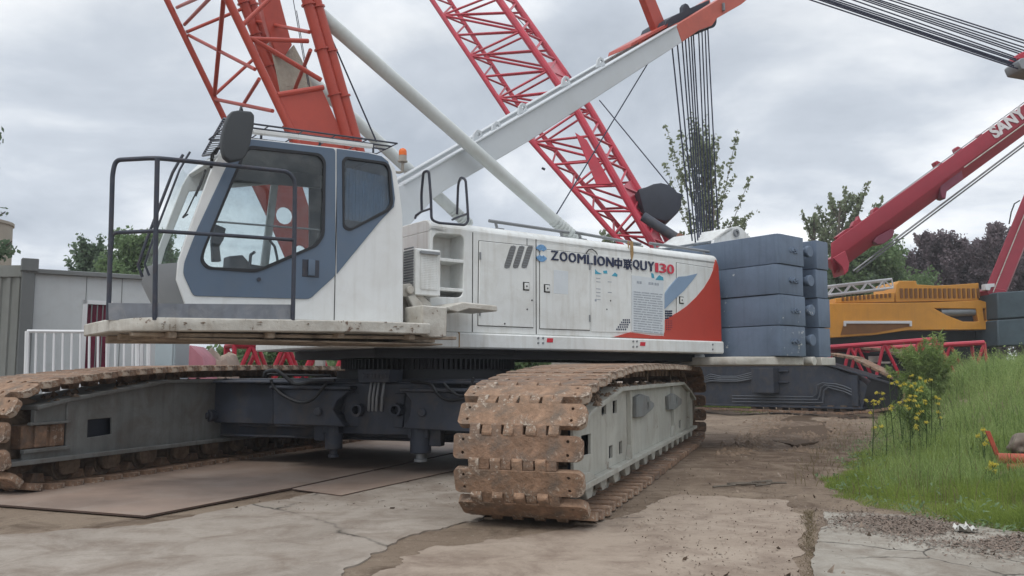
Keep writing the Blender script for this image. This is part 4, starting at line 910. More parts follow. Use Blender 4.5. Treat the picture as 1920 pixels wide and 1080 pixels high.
be = MB(SUP); c_ = S3(755, 304, 1.9); be.tube((c_[0], c_[1], c_[2] - .12), c_, .02, 8); be.tube(c_, (c_[0], c_[1], c_[2] + .02), .062, 20); be.tube((c_[0], c_[1], c_[2] + .02), (c_[0], c_[1], c_[2] + .085), .05, 20); be.path([(c_[0], c_[1], c_[2] - .12), (c_[0] - .05, c_[1], c_[2] - .14), (c_[0] - .2, c_[1], c_[2] - .14)], .018, 8)
beo = be.build('beacon', M['tan'], cab, bevel=.004)
be = MB(SUP); prof_ = [(.05, .085), (.05, .13), (.046, .15), (.036, .166), (.018, .176), (.002, .178)]
for (ra, za), (rb, zb_) in zip(prof_, prof_[1:]): be.tube((c_[0], c_[1], c_[2] + za), (c_[0], c_[1], c_[2] + zb_), ra, 20, rb)
be.build('beacon_lens', M['amber'], cab, merge=True)
# door handle, lock, interior
hd = MB(SUP); q0, q1 = S(566, 486, NC), S(597, 521, NC); hd.box(q0[0], q1[0], NC + .012, NC + .02, q1[1], q0[1]); hd.build('handle_recess', M['rail'], cab, bevel=.008)
hd = MB(SUP); q0, q1 = S(576, 487, NC), S(588, 518, NC); hd.box(q0[0], q1[0], NC + .02, NC + .045, q1[1], q0[1]); hd.build('door_handle', M['blue'], cab, bevel=.014, seg=2)
hd = MB(SUP); c_ = S(484, 524, NC); hd.tube((c_[0], NC + .01, c_[1]), (c_[0], NC + .03, c_[1]), .022, 12); hd.build('door_lock', M['rail'], cab)
bF = CO[3][0]
se = MB(SUP); sb_ = -2.75
se.box(sb_ - .3, sb_ + .25, 1.25, 1.8, 2.25, 2.42); se.prism([(sb_ + .18, 2.35), (sb_ + .34, 3.05), (sb_ + .46, 3.05), (sb_ + .34, 2.3)], 'y', 1.27, 1.78); se.box(sb_ - .2, sb_ + .2, 1.35, 1.7, 1.95, 2.26)
se.build('operator_seat', M['seat'], cab, bevel=.04, seg=2)
cs = MB(SUP); cs.prism([S(u, v, 1.35) for u, v in ((430, 480), (455, 478), (470, 495), (500, 500), (500, 545), (425, 545))], 'y', 1.15, 1.35)
cs.prism([S(u, v, 1.9) for u, v in ((404, 420), (424, 428), (420, 448), (412, 462), (415, 490), (400, 490), (398, 450))], 'y', 1.82, 1.9)
cs.path([S3(505, 450, 1.3), S3(515, 462, 1.3), S3(519, 480, 1.3), S3(522, 500, 1.3)], .018, 6); cs.path([S3(468, 500, 1.4), S3(470, 478, 1.4), S3(478, 472, 1.4)], .02, 6)
cs.build('control_console', M['seat'], cab, bevel=.006)

# ---- counterweight
NK = 2.67
b1, b2, b3 = S(1513, 560, NK)[0], S(1537, 560, NK)[0], S(1562, 560, NK)[0]
zc = [S(1460, v, NK)[1] for v in (437, 494, 551, 609.5, 668)]
b0 = S(1460, 560, NK)[0]
def cwout(e): return [(b0 + .0, -NK), (b0, NK - .06), (b0 + .03, NK - .015), (b0 + .1, NK), (b1, NK - .05), (b1 + .01, NK - .30), (b2, NK - .34), (b2 + .02, NK - .06), (b3, NK - .08), (b3, -NK + .1), (b1, -NK)]
cwl = ['topmost slab, its upper face open to the sky', 'second slab from the top', 'third slab from the top with a chalky mark', 'bottom slab resting on the pale tray']
for k in range(4):
    z1, z0 = zc[k], zc[k + 1]; jx = (.012, -.008, .01, 0)[k]; m_ = MB(SUP); m_.prism([(b + jx, n + jx * .7) for b, n in cwout(0)], 'z', z0 + .007, z1 - .004); sl = m_.build('counterweight_slab', M['cw'], CR, bevel=.015, seg=2); sl['label'] = cwl[k] + ' of the slate counterweight'
    m_ = MB(SUP); bc, zc_ = (b1 + b2) / 2 + .0, (z0 + z1) / 2 + .03; m_.tube((bc, NK - .4, zc_), (bc, NK - .10, zc_), .075, 18); m_.tube((bc, NK - .10, zc_), (bc, NK - .03, zc_), .098, 20); m_.build('lifting_lug', M['cw'], sl, bevel=.01)
    tx = text('4.45t', STX, ((b1 + b0) / 2 - .06, (z0 + z1) / 2 - .04, NK - .03), .12, M['cw'], sl, 'cast_mark', bold=.003, depth=.032)
zt = S(1460, 684, NK)[1]
m_ = MB(SUP); m_.prism([(b0 - .55, -NK + .2), (b0 - .55, NK - .45), (b0 + .02, NK - .1), (b1, NK - .1), (b1 + .02, NK - .3), (b2, NK - .3), (b2 + .02, NK - .02), (b3 + .04, NK - .02), (b3 + .04, -NK + .2)], 'z', zt, zc[4] - .004); tr_ = m_.build('counterweight_tray', M['old_white'], CR, bevel=.01)
m_ = MB(SUP); bc = (b1 + b2) / 2; m_.tube((bc, NK - .4, (zt + zc[4]) / 2), (bc, NK - .02, (zt + zc[4]) / 2), .075, 18); m_.build('lifting_lug', M['old_white'], tr_, bevel=.008)
# pin bracket behind the top slab
nG = .75; gp_ = [(1335, 470), (1338, 450), (1372, 426), (1384, 424), (1392, 428), (1412, 450), (1412, 480)]
m_ = MB(SUP); m_.prism([S(u, v, nG) for u, v in gp_], 'y', nG - .06, nG); m_.prism([S(u, v, nG) for u, v in gp_], 'y', -nG, -nG + .06); gq = [S(u, v, nG) for u, v in gp_]; m_.prism([gq[1], gq[2], (gq[2][0] + .03, gq[2][1] - .05), (gq[1][0] + .05, gq[1][1] - .04)], 'y', -nG, nG)
gt = m_.build('gantry_bracket', M['white'], CR, bevel=.01)
m_ = MB(SUP); c_ = S(1379, 437, nG); m_.ring((c_[0], nG + .0, c_[1]), N, .045, .075, .04, 18); m_.build('pin', M['greysteel'], gt)

# ---- lattice boom
W_ = .9
def bpt(u, v, s): return S3(u, v, W_ * s)
def ext(a, b, f): return tuple(a[i] + (b[i] - a[i]) * f for i in range(3))
A0, A1 = bpt(313, 0, -1), bpt(422, 225, -1); B0, B1 = bpt(428, 0, 1), bpt(540, 235, 1)
D0, D1 = bpt(584, 0, 1), bpt(656, 250, 1); C0, C1 = bpt(462, 0, -1), bpt(530, 175, -1)
bm_ = MB(SUP)
bm_.tube(ext(A1, A0, 4.2), ext(A1, A0, -.6), .042, 12); bm_.tube(ext(B1, B0, 4.2), ext(B1, B0, -.55), .052, 12)
for (p1, p0, s_, r_) in ((D1, D0, 1, .075), (C1, C0, -1, .075)):
    for db in (-.065, .065): bm_.tube(tuple(np.array(ext(p1, p0, 3.5)) + (db, 0, 0)), tuple(np.array(ext(p1, p0, -.5)) + (db, 0, 0)), r_, 14)
    for f_ in (-.05, .28, .62, .95, 1.4, 1.9): q = ext(p1, p0, f_); q2 = ext(p1, p0, f_ + .012); bm_.tube(tuple(np.array(q) + (-.065, 0, 0)), tuple(np.array(q2) + (-.065, 0, 0)), r_ + .022, 14); bm_.tube(tuple(np.array(q) + (.065, 0, 0)), tuple(np.array(q2) + (.065, 0, 0)), r_ + .022, 14)
boom = bm_.build('boom', M['red'], CR)
br = MB(SUP); BR = .024
def bar(a, b, r=BR): br.tube(a, b, r, 10)
bar(bpt(354, 66, -1), bpt(478, 130, 1)); bar(bpt(403, 186, -1), bpt(511, 208, 1), .026); bar(bpt(402, 180, -1), bpt(420, -10, 1), .03); bar(bpt(346, 46, -1), bpt(398, -8, 1)); bar(bpt(332, 14, -1), bpt(380, -8, 1)); bar(bpt(486, 148, 1), bpt(455, 198, -.1))
bar(bpt(456, 46, 1), bpt(510, -6, 1), .03); bar(bpt(470, 73, 1), bpt(578, 77, 1), .03); bar(bpt(472, 72, 1), bpt(602, 150, 1), .032); bar(bpt(582, 94, 1), bpt(552, 170, -.4), .028); bar(bpt(520, 178, 1), bpt(606, 164, 1), .035)
bar(bpt(350, 60, -1), bpt(470, 10, -1)); bar(bpt(400, 180, -1), bpt(498, 90, -1)); bar(bpt(480, 40, -1), bpt(580, 60, 1), .026)
br.build('boom_bracing', M['red'], boom)
pl = MB(SUP); pl.prism([S(u, v, W_) for u, v in ((519, 180), (604, 166), (645, 258), (652, 300), (560, 300))], 'y', W_ - .03, W_); pl.build('boom_plate', M['red'], boom, bevel=.006)
pl = MB(SUP); PB = [(-2.72, 4.45), (-1.86, 4.5), (-1.42, 3.3), (-1.08, 2.5), (-1.02, 2.1), (-1.15, 1.9), (-1.4, 1.9), (-1.75, 2.6), (-2.2, 3.5)]
pl.prism(PB, 'y', -W_, -W_ + .04, [arc((-1.98, 3.62), .13, 0, 330, 11), arc((-1.72, 3.1), .10, 0, 330, 11)]); pl.prism(PB, 'y', W_ - .09, W_ - .05, [arc((-1.95, 3.6), .13, 0, 330, 11)]); pl.build('boom_foot', M['red'], boom, bevel=.006)
pl = MB(SUP); pl.tube((-1.22, -1.2, 2.15), (-1.22, 1.1, 2.15), .09, 16); pl.build('boom_pin', M['greysteel'], boom)
# red pendant beam with its pale corrugated cover, inside the boom
pb2 = MB(SUP); pb2.prism([S(u, v, -.2) for u, v in ((484, -30), (518, -30), (548, 84), (534, 106), (516, 98), (498, 40))], 'y', -.32, -.2); pbo = pb2.build('pendant_beam', M['red'], boom, bevel=.01)
pb2 = MB(SUP); pb2.prism([S(u, v, -.3) for u, v in ((508, 80), (518, 96), (534, 104), (551, 84), (566, 112), (592, 176), (531, 186), (520, 130))], 'y', -.36, -.3)
pb2.build('rope_cover', mat('pale_corrugated_cover', (.36, .33, .27), .7, var=.15, vs=8, grime=.4, gcol=(.22, .19, .15), gs=8, bump=.6, bs=25), boom)

# ---- backstop struts
for s_, pa, pb_, nm in ((1, (590, 18), (1038, 412), 'near'), (-1, (505, 78), (845, 390), 'far')):
    q0, q1 = S3(*pa, .82 * s_), S3(*pb_, .82 * s_); st = MB(SUP); st.tube(q0, q1, .097, 20)
    bs_ = st.build('backstop_strut', M['grey_white'], CR)
    st = MB(SUP); q2 = S3(1085, 452, .82) if s_ > 0 else ext(q0, q1, 1.12); st.tube(q1, q2, .085, 18)
    for k in range(9): st.tube(ext(q1, q2, k / 9), ext(q1, q2, k / 9 + .05), .103, 18)
    st.build('spring_sleeve', M['grey_white'], bs_)
# ---- mast
nM = .62
mp = [(742, 352), (757, 344), (1268, 47), (1279, 79), (993, 264), (836, 356), (812, 373), (790, 400), (765, 425), (742, 425)]
op = [(1268, 47), (1290, 34), (1404, -36), (1410, -8), (1390, 8), (1345, 34), (1335, 48), (1312, 56), (1279, 79)]
ms = MB(SUP); ms.prism([S(u, v, nM) for u, v in mp], 'y', nM - .22, nM); q = [S(u, v, nM) for u, v in mp]; ms.prism([(x, z) for x, z in q], 'y', -nM, -nM + .22)
up_ = [q[1], q[2]]; ms.prism([(q[1][0], q[1][1] - .03), (q[2][0], q[2][1] - .03), (q[2][0], q[2][1] + .012), (q[1][0], q[1][1] + .012)], 'y', nM - .24, nM + .03)
ms.prism([(q[1][0], q[1][1] - .03), (q[2][0], q[2][1] - .03), (q[2][0], q[2][1] + .012), (q[1][0], q[1][1] + .012)], 'y', -nM - .03, -nM + .24)
mast = ms.build('mast', M['mast'], CR, bevel=.01)
ms = MB(SUP); qo = [S(u, v, nM) for u, v in op]; ms.prism(qo, 'y', nM - .22, nM + .002); ms.prism(qo, 'y', -nM, -nM + .22); ms.prism([qo[0], qo[1], (qo[1][0] + .03, qo[1][1] - .12), (qo[0][0] + .03, qo[0][1] - .12)], 'y', -nM + .2, nM - .2); ms.build('mast_head', mat('orange_red_mast_head', (.44, .09, .055), .42, var=.1, grime=.3, gcol=(.25, .05, .04)), mast, bevel=.008)
for u, v in ((897, 256), (932, 240), (981, 205), (1062, 154), (1127, 118)):
    l_ = MB(SUP); c_ = S(u, v, nM - .05); l_.prism([(c_[0] - .1, c_[1] - .1), (c_[0] + .1, c_[1] - .02), (c_[0] + .06, c_[1] + .1), (c_[0] - .02, c_[1] + .11), (c_[0] - .08, c_[1] + .04)], 'y', nM - .09, nM - .05, [arc((c_[0] + .01, c_[1] + .03), .035, 0, 300, 5)]); l_.build('mast_lug', M['mast'], mast, bevel=.004)
l_ = MB(SUP); l_.prism([S(u, v, 0) for u, v in ((1160, 98), (1230, 60), (1232, 52), (1162, 90))], 'y', -.3, .3); l_.prism([S(u, v, .1) for u, v in ((1204, -14), (1224, -14), (1248, 44), (1232, 58))], 'y', -.05, .1); l_.build('pendant_link', M['red'], mast, bevel=.008)
l_ = MB(SUP); l_.prism([S(u, v, .3) for u, v in ((1245, 50), (1250, 38), (1262, 30), (1292, 16), (1310, 8), (1330, 0), (1330, 20), (1290, 40), (1268, 52))], 'y', -.35, .3); l_.prism([S(u, v, .3) for u, v in ((1281, 22), (1281, 12), (1285, 6), (1290, 8), (1296, 18))], 'y', .2, .3)
for k in range(7): c_ = S(1300, 40, 0); l_.ring((c_[0], -.42 + k * .13, c_[1] - .05), N, .06, .22, .06, 24)
l_.build('sheave_block', M['winch'], mast, bevel=.006)
l_ = MB(SUP); l_.box(*[x for p in zip(S3(1353, 6, nM), S3(1360, 20, nM + .05)) for x in sorted(p)]); l_.build('mast_lug', M['greysteel'], mast, bevel=.004)
# ---- hoist ropes from mast head down to the gantry winch
tops_ = [(1260, 90), (1270, 85), (1279, 80), (1285, 76), (1291, 72), (1296, 70), (1300, 68), (1310, 64), (1316, 60), (1322, 57), (1327, 54)]
bots_ = [(1298, 452), (1304, 455), (1309, 458), (1312, 460), (1315, 460), (1318, 460), (1323, 462), (1327, 462), (1333, 462), (1338, 460), (1347, 435)]
for k, (a_, c_) in enumerate(zip(tops_, bots_)):
    n_ = .5 - k * .1; h = MB(SUP); p0, p1 = S3(a_[0], a_[1] - 3, n_), S3(*c_, n_ * .9); h.tube(p0, p1, .0145, 6); h.build('hoist_rope', M['rope'], CR)
for a_, c_, n_, nm in (((1214, 120), (1037, 412), .4, 'guy_cable'), ((612, 50), (706, 266), .6, 'guy_cable'), ((549, -5), (578, 160), -.3, 'guy_cable'), ((556, 20), (582, 170), -.3, 'guy_cable')):
    h = MB(SUP); h.tube(S3(*a_, n_), S3(*c_, n_), .011 if a_[0] > 600 else .006, 6); h.build(nm, M['rope'], CR)

# =================================================================== OTHER CRANES
M['darkpipe'] = mat('dark_pipe', (.085, .095, .11), .5, var=.2)
# ---- crane with the crimson lattice boom, standing behind the counterweight
Q0 = Vector((8.5, 27.6, 0)); X2, Y2 = Vector((.59, -.807, 0)).normalized(), Vector((.807, .59, 0)).normalized()
K2F = Fr(Q0, X2, Y2)
def K2(u, v, y=0.0): q = K2F.l(hit(u, v, Q0 + Y2 * y, Y2)); return (q[0], q[2])
CR2 = thing('lattice_boom_crane', Q0, 'dark crawler crane behind the slate counterweight, with a long crimson lattice boom and black winch', 'crane')
def minitrack(px, plane, width, fmat, parent, name='track_chain', dz=0.0):
    pts = [np.array(plane(u, v)) for u, v in px]; d = [0]
    for a, c in zip(pts, pts[1:]): d.append(d[-1] + np.linalg.norm(c - a))
    mb = MB(K2F); n = int(d[-1] / .29)
    for k in range(n):
        s_ = (k + .5) * d[-1] / n; i = max(1, int(np.searchsorted(d, s_))); f = (s_ - d[i - 1]) / (d[i] - d[i - 1]); p = pts[i - 1] * (1 - f) + pts[i] * f; tg = (pts[i] - pts[i - 1]) / (d[i] - d[i - 1]); nr = np.array((-tg[1], tg[0])) * -1
        q = [p + tg * .12 + nr * .05, p - tg * .12 + nr * .05, p - tg * .15 - nr * .03, p + tg * .15 - nr * .03]
        mb.prism([tuple(x) for x in q], 'y', -.12, width)
    o = mb.build(name, fmat, parent, bevel=.01); o['kind'] = 'stuff'; return o
f_ = MB(K2F); fp = [K2(u, v) for u, v in ((1240, 756), (1618, 766), (1626, 722), (1600, 704), (1540, 683), (1240, 683))]
f_.prism(fp, 'y', 0, .5); t2 = [K2(u, v) for u, v in ((1240, 682), (1540, 681), (1604, 700), (1650, 714), (1690, 726))]
f_.prism(t2 + [(x, z + .06) for x, z in t2[::-1]], 'y', -.08, .5); bq = [K2(1240, 758), K2(1622, 768)]; f_.prism(bq + [(bq[1][0], bq[1][1] + .06), (bq[0][0], bq[0][1] + .06)], 'y', -.1, .5)
for u in (1607, ): q0, q1 = K2(u, 762), K2(u, 704); f_.box(q0[0] - .1, q0[0] + .1, -.1, 0, q0[1], q1[1])
q0, q1 = K2(1425, 736), K2(1448, 690); f_.box(q0[0] - .1, q1[0] + .25, -.3, 0, q0[1], q1[1])
for v in (697, 718): q0 = K2(1452, v); f_.box(q0[0], q0[0] + .55, -.06, 0, q0[1], q0[1] + .04)
fr2 = f_.build('crawler', M['dark'], CR2, bevel=.01)
ip = MB(K2F); c_ = K2(1655, 740); ip.tube((c_[0], 0, c_[1]), (c_[0], .5, c_[1]), .52, 24); ip.build('idler_wheel', M['black'], fr2)
rl = MB(K2F)
for k in range(9): c_ = K2(1415 + k * 24, 764); rl.box(c_[0] - .1, c_[0] + .1, -.05, .3, c_[1] - .12, c_[1] + .06)
rl.build('track_roller', M['rust_dark'], fr2)
minitrack([(1200, 662), (1560, 664), (1600, 671), (1640, 690), (1684, 711), (1701, 732), (1700, 748), (1684, 764), (1640, 772), (1580, 776), (1400, 769), (1250, 764)], K2, .42, M['rust2'], fr2)
def pipe2(pts, r=.02):
    h = MB(K2F); h.path([(K2(u, v)[0], -.08, K2(u, v)[1]) for u, v in pts], r, 6); return h.build('hydraulic_pipe', M['darkpipe'], fr2)
for k in range(3):
    pipe2([(1376, 742 + k * 5.5), (1528 + k * 9, 742 + k * 5.5 + 2), (1534 + k * 6, 738 + k * 4), (1536 + k * 6, 722 + k * 5), (1545 + k * 5, 718 + k * 4), (1570, 720 + k * 5), (1585, 724 + k * 5), (1604, 732 + k * 5)])
for k in range(4): pipe2([(1316, 712 + k * 2.6), (1335, 702 + k * 4), (1355, 706 + k * 3), (1385, 706 + k * 3), (1416, 698 + k * 4)], .028)
# lattice boom (four chords, three stations)
LB = MB(); st_ = []
def chord(p, D): return [A(u, v, D + dD) for (u, v, dD) in p]
ca = chord([(740, -105, 4.2), (810, 0, 3), (957, 220, 1.2), (1151, 441, 0), (1262, 590, -.8)], 26)
cc = chord([(866, -105, 4.2), (936, 0, 3), (1080, 206, 1.2), (1222, 455, 0), (1300, 600, -.8)], 26)
cb2 = chord([(770, -105, 5.9), (842, 0, 4.7), (982, 212, 2.9), (1166, 432, 1.5), (1270, 586, .5)], 26)
cd = chord([(892, -105, 5.9), (962, 0, 4.7), (1104, 200, 2.9), (1248, 442, 1.5), (1312, 590, .5)], 26)
def at(ch, s_):
    d = [0]
    for a, c in zip(ch, ch[1:]): d.append(d[-1] + (c - a).length)
    x = s_ * d[-1]; i = 1
    while i < len(d) - 1 and d[i] < x: i += 1
    return ch[i - 1].lerp(ch[i], (x - d[i - 1]) / (d[i] - d[i - 1]))
for ch, r_ in ((ca, .085), (cb2, .08), (cc, .125), (cd, .12)): LB.path(ch, r_, 10)
lbo = LB.build('lattice_boom', M['crimson'], CR2)
LB = MB(); nb_ = 17
for k in range(nb_):
    s0, s1 = k / nb_, (k + 1) / nb_; sm = (s0 + s1) / 2
    for (p, q, r_) in ((ca, cc, .042), (cb2, cd, .042)):
        LB.tube(at(p, s0), at(q, s0), r_, 6); LB.tube(at(p, s0), at(q, s1) if k % 2 else at(q, s1), r_, 6) if k % 2 == 0 else LB.tube(at(q, s0), at(p, s1), r_, 6)
    for (p, q, r_) in ((ca, cb2, .036), (cc, cd, .045)): LB.tube(at(p, s0), at(q, sm), r_, 6); LB.tube(at(q, sm), at(p, s1), r_, 6)
LB.build('boom_bracing', M['crimson'], lbo)
LB = MB()
def plateq(a, b, c, d, th=.04):
    LB = MB(); n_ = (b - a).cross(d - a).normalized() * th; LB.add([a, b, c, d, a + n_, b + n_, c + n_, d + n_], [(0, 1, 2, 3), (7, 6, 5, 4), (0, 4, 5, 1), (1, 5, 6, 2), (2, 6, 7, 3), (3, 7, 4, 0)]); LB.build('boom_plate', M['crimson'], lbo, bevel=.01)
plateq(at(cc, .39), at(cd, .385), at(cd, .48), at(cc, .465)); plateq(at(cc, .71), at(cd, .70), at(cd, .99), at(cc, .99)); plateq(at(ca, .88), at(cc, .84), at(cc, .995), at(ca, .995)); 
m0_, m1_ = A(1076, 246, 26.9), A(1136, 352, 26.4); plateq(A(1078, 248, 26.9), A(1100, 262, 26.8), A(1147, 345, 26.4), A(1118, 346, 26.5))
LB = MB(); wc = [(1196, 354), (1212, 350), (1226, 344), (1240, 342), (1252, 345), (1264, 352), (1271, 360), (1284, 364), (1278, 372), (1279, 384), (1272, 398), (1260, 410), (1248, 416), (1238, 412), (1222, 408), (1208, 402), (1204, 384)]
LB.prism([(A(u, v, 26.5).x, A(u, v, 26.5).z) for u, v in wc], 'y', 26.5, 28.0); LB.build('winch', M['winch'], CR2, bevel=.08, seg=2)
LB = MB(); LB.tube(A(1206, 406, 25.6), A(1292, 462, 25.2), .15, 16); LB.build('boom_cylinder', M['dark'], CR2); LB = MB(); LB.tube(A(1266, 470, 25), A(1278, 440, 25), .2, 10, .12); LB.build('cylinder_bracket', mat('brown_bracket', (.22, .10, .06), .7), CR2)
LB = MB(); LB.tube(A(1124, 188, 28), A(1262, 356, 27), .022, 6); LB.tube(A(958, 20, 31), A(1085, 160, 29), .014, 6); LB.tube(A(1016, 315, 27), A(1022, 318, 27), .04, 6); LB.build('winch_rope', M['rope'], CR2)
uw = MB(K2F); uw.box(-8.2, -3.6, .6, 3.0, 1.9, 3.2); uw.box(-7.0, -4.4, .8, 2.8, 1.4, 1.95); uw.build('upperworks', M['crimson'], CR2, bevel=.05)

# ---- big red telescopic boom with white lettering
D3 = 30.0
CR3 = thing('telescopic_boom_crane', A(1600, 800, 33) * 1.0, 'broad red telescopic boom with white block lettering, slanting up to the right', 'crane')
tbm = MB(); stn = []
for u, up_, cr_, lo_, lo2 in ((1558, 456, 491, 514, 507), (2350, -114, -84, -66, -72)):
    stn.append([A(u, up_, D3 + 1.1), A(u, up_, D3), A(u, cr_, D3), A(u + 6, lo_, D3 + .35), A(u + 6, lo2, D3 + 1.0)])
k_ = 5; tbm.add(stn[0] + stn[1], [tuple(range(k_)), tuple(range(2 * k_ - 1, k_ - 1, -1))] + [(i, (i + 1) % k_, k_ + (i + 1) % k_, k_ + i) for i in range(k_)])
tbo = tbm.build('telescopic_boom', M['crimson2'], CR3, bevel=.02)
def fp3(px, D, y0, y1, nm, mt, par, bev=.02, holes=()):
    mb = MB(); mb.prism([(A(u, v, D).x, A(u, v, D).z) for u, v in px], 'y', D + y0, D + y1, [[(A(u, v, D).x, A(u, v, D).z) for u, v in h] for h in holes]); return mb.build(nm, mt, par, bevel=bev)
for px in ([(1568, 444), (1586, 430), (1596, 426), (1602, 436), (1580, 452)], [(1598, 424), (1602, 414), (1608, 412), (1610, 404), (1616, 416), (1622, 418), (1618, 424), (1606, 430)], [(1637, 402), (1638, 392), (1643, 388), (1652, 393)], [(1722, 366), (1721, 356), (1724, 355), (1730, 362)], [(1757, 312), (1753, 304), (1757, 301), (1768, 306)], [(1796, 286), (1792, 278), (1796, 274), (1807, 279)], [(1834, 256), (1838, 250), (1842, 251), (1842, 254)]):
    fp3(px, D3 + .3, 0, .3, 'boom_lug', M['crimson2'], tbo, .01)
fp3([(1560, 484), (1584, 470), (1592, 494), (1590, 508), (1583, 516), (1578, 500)], D3, -.05, 1.0, 'boom_foot', M['crimson2'], tbo, .02)
fp3([(1765, 352), (1772, 330), (1800, 316), (1806, 318), (1810, 334), (1783, 352), (1778, 358), (1776, 372), (1768, 370)], D3, .1, .5, 'winch_bracket', M['maroon'], tbo, .02)
fp3([(1640, 452), (1648, 442), (1674, 428), (1680, 432), (1676, 444), (1660, 456), (1648, 458)], D3, .1, .5, 'winch_bracket', M['maroon'], tbo, .02)
mb = MB(); mb.tube(A(1808, 314, D3 - .03), A(2350, -79, D3 - .03), .022, 6); mb.build('boom_trim', M['old_white'], tbo)
mb = MB(); mb.tube(A(1600, 508, D3 + .5), A(2350, -56, D3 + .5), .035, 6); mb.tube(A(1606, 510, D3 + .6), A(2350, -51, D3 + .6), .03, 6); mb.build('boom_hose', M['greysteel'], CR3)
mb = MB(); mb.tube(A(1648, 390, D3 + .2), A(2350, -121, D3 + .2), .02, 6); mb.build('boom_rope', M['greysteel'], CR3)
p_, q_ = A(1866, 259.5, D3 - .02), A(1966, 187.5, D3 - .02); tx_ = (q_ - p_); tx_.y = 0; tx_.normalize(); ty_ = Vector((-tx_.z, 0, tx_.x))
so = text('SANY', Fr(p_, tx_, ty_, Vector((0, -1, 0))), (0, 0, 0), .62, mat('white_lettering', (.62, .60, .60), .5), CR3, bold=.025, depth=.008, sx=.93)

# ---- orange crane in the background on the right
D4 = 33.0
CR4 = thing('orange_crane', A(1700, 800, 34), 'orange yellow crane with a ribbed engine grille, red boom and dark slate counterweight', 'crane')
ob = fp3([(1548, 569), (1740, 567), (1838, 563), (1870, 572), (1872, 618), (1704, 619), (1640, 628), (1548, 634)], D4, 0, 2.8, 'crane_body', M['orange'], CR4, .03, [[(1752, 578), (1830, 579), (1835, 603), (1806, 603), (1775, 591)], [(1843, 578), (1848, 578), (1850, 602), (1846, 602)]])
fp3([(1750, 576), (1836, 577), (1838, 605), (1800, 606)], D4 + .35, 0, .1, 'inner_panel', M['winch'], CR4, .0)
mb = MB(); mb.tube(A(1762, 586, D4 + .2), A(1832, 584, D4 + .2), .17, 14); mb.build('hydraulic_cylinder', M['greysteel'], CR4)
fp3([(1582, 606), (1706, 606), (1706, 612), (1640, 624), (1576, 628)], D4, -.03, .0, 'hollow_shade', M['orange_dark'], ob, .0)  # flat brown sheet painted as the shading inside the body's hollow
fp3([(1581, 602), (1708, 602), (1708, 612), (1704, 612), (1704, 607), (1585, 607), (1585, 612), (1581, 612)], D4, -.1, .0, 'step_rail', M['whitebar'], ob, .01)
fp3([(1568, 559), (1620, 553), (1680, 548), (1680, 566), (1568, 568)], D4, .1, 2.4, 'engine_deck', M['orange'], CR4, .02)
sl = MB()
for k in range(12): a_ = A(1578 + k * 8, 559 - k * .6, D4 + .1); sl.box(a_.x, a_.x + .09, D4 + .07, D4 + .1, a_.z - .11, a_.z + .05)
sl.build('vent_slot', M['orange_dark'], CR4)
en = fp3([(1682, 535), (1688, 526), (1720, 526), (1722, 533), (1755, 535), (1782, 534), (1838, 530), (1838, 563), (1682, 566)], D4, .1, 2.2, 'engine_grille', M['orange'], CR4, .02)
sl = MB()
for k in range(17): a_, c_ = A(1687 + k * 9, 541, D4 + .1), A(1692.5 + k * 9, 559, D4 + .1); sl.box(a_.x, c_.x, D4 + .05, D4 + .1, c_.z, a_.z)
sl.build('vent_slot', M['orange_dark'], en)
fp3([(1852, 578), (1868, 576), (1870, 614), (1856, 614)], D4, -.06, 0, 'rear_plate', M['orange'], CR4, .02)
rb = MB(); r0 = [A(1846, 545, D4 - .2), A(1884, 552, D4 - .2), A(1888, 548, D4 + .9), A(1850, 541, D4 + .9)]; r1 = [A(1932, 335, D4 + .5), A(1967, 345, D4 + .5), A(1970, 342, D4 + 1.6), A(1935, 332, D4 + 1.6)]
r1 = [p + (q - p) * 1.8 for p, q in zip(r0, r1)]; rb.add(r0 + r1, [(0, 1, 2, 3), (7, 6, 5, 4)] + [(i, (i + 1) % 4, 4 + (i + 1) % 4, 4 + i) for i in range(4)]); rbo = rb.build('boom', M['crimson2'], CR4, bevel=.02)
rb = MB(); rb.tube(A(1862, 548, D4 - .25), A(1946, 340, D4 + .42), .02, 6); rb.build('boom_trim', M['old_white'], rbo); fp3([(1840, 534), (1857, 533), (1857, 539), (1850, 540), (1848, 546), (1840, 545)], D4, -.3, 0, 'boom_bracket', M['whitebar'], rbo, .01)
fp3([(1846, 546), (1852, 540), (1880, 544), (1884, 552), (1848, 554)], D4, -.2, .9, 'boom_foot', M['crimson2'], rbo, .02)
mb = MB(); mb.path([A(1912, 376, D4), A(1902, 382, D4), (A(1896, 398, D4)), A(1892, 420, D4)], .025, 6); mb.build('boom_hose', M['black'], CR4)
for k in range(2): fp3([(1870, 548 + k * 52), (1995, 540 + k * 52), (1995, 590 + k * 54), (1872, 598 + k * 51)], D4 - .8, 0, 3.6, 'counterweight_slab', mat('dark_slate_block%d' % k, (.05, .075, .09), .65, var=.25, vs=1, grime=.4, gcol=(.03, .04, .045), bump=.2, bs=5), CR4, .04)
fp3([(1548, 634), (1700, 620), (1868, 619), (1868, 720), (1548, 720)], D4 + .8, 0, 1.6, 'carbody', M['black'], CR4, .02)
K4F = Fr(Q0 + Y2 * 2.5, X2, Y2)
def K4(u, v): q = K2F.l(hit(u, v, Q0 + Y2 * 2.5, Y2)); return (q[0], q[2])
f_ = MB(K4F); f_.prism([K4(u, v) for u, v in ((1500, 662), (1600, 660), (1660, 664), (1742, 700), (1735, 720), (1690, 720), (1500, 720))], 'y', .1, .6); f4 = f_.build('crawler', M['black'], CR4, bevel=.02)
pts = [np.array(K4(u, v)) for u, v in ((1500, 655), (1600, 653), (1662, 657), (1705, 676), (1745, 694), (1762, 720), (1756, 750))]; mb = MB(K4F); d = [0]
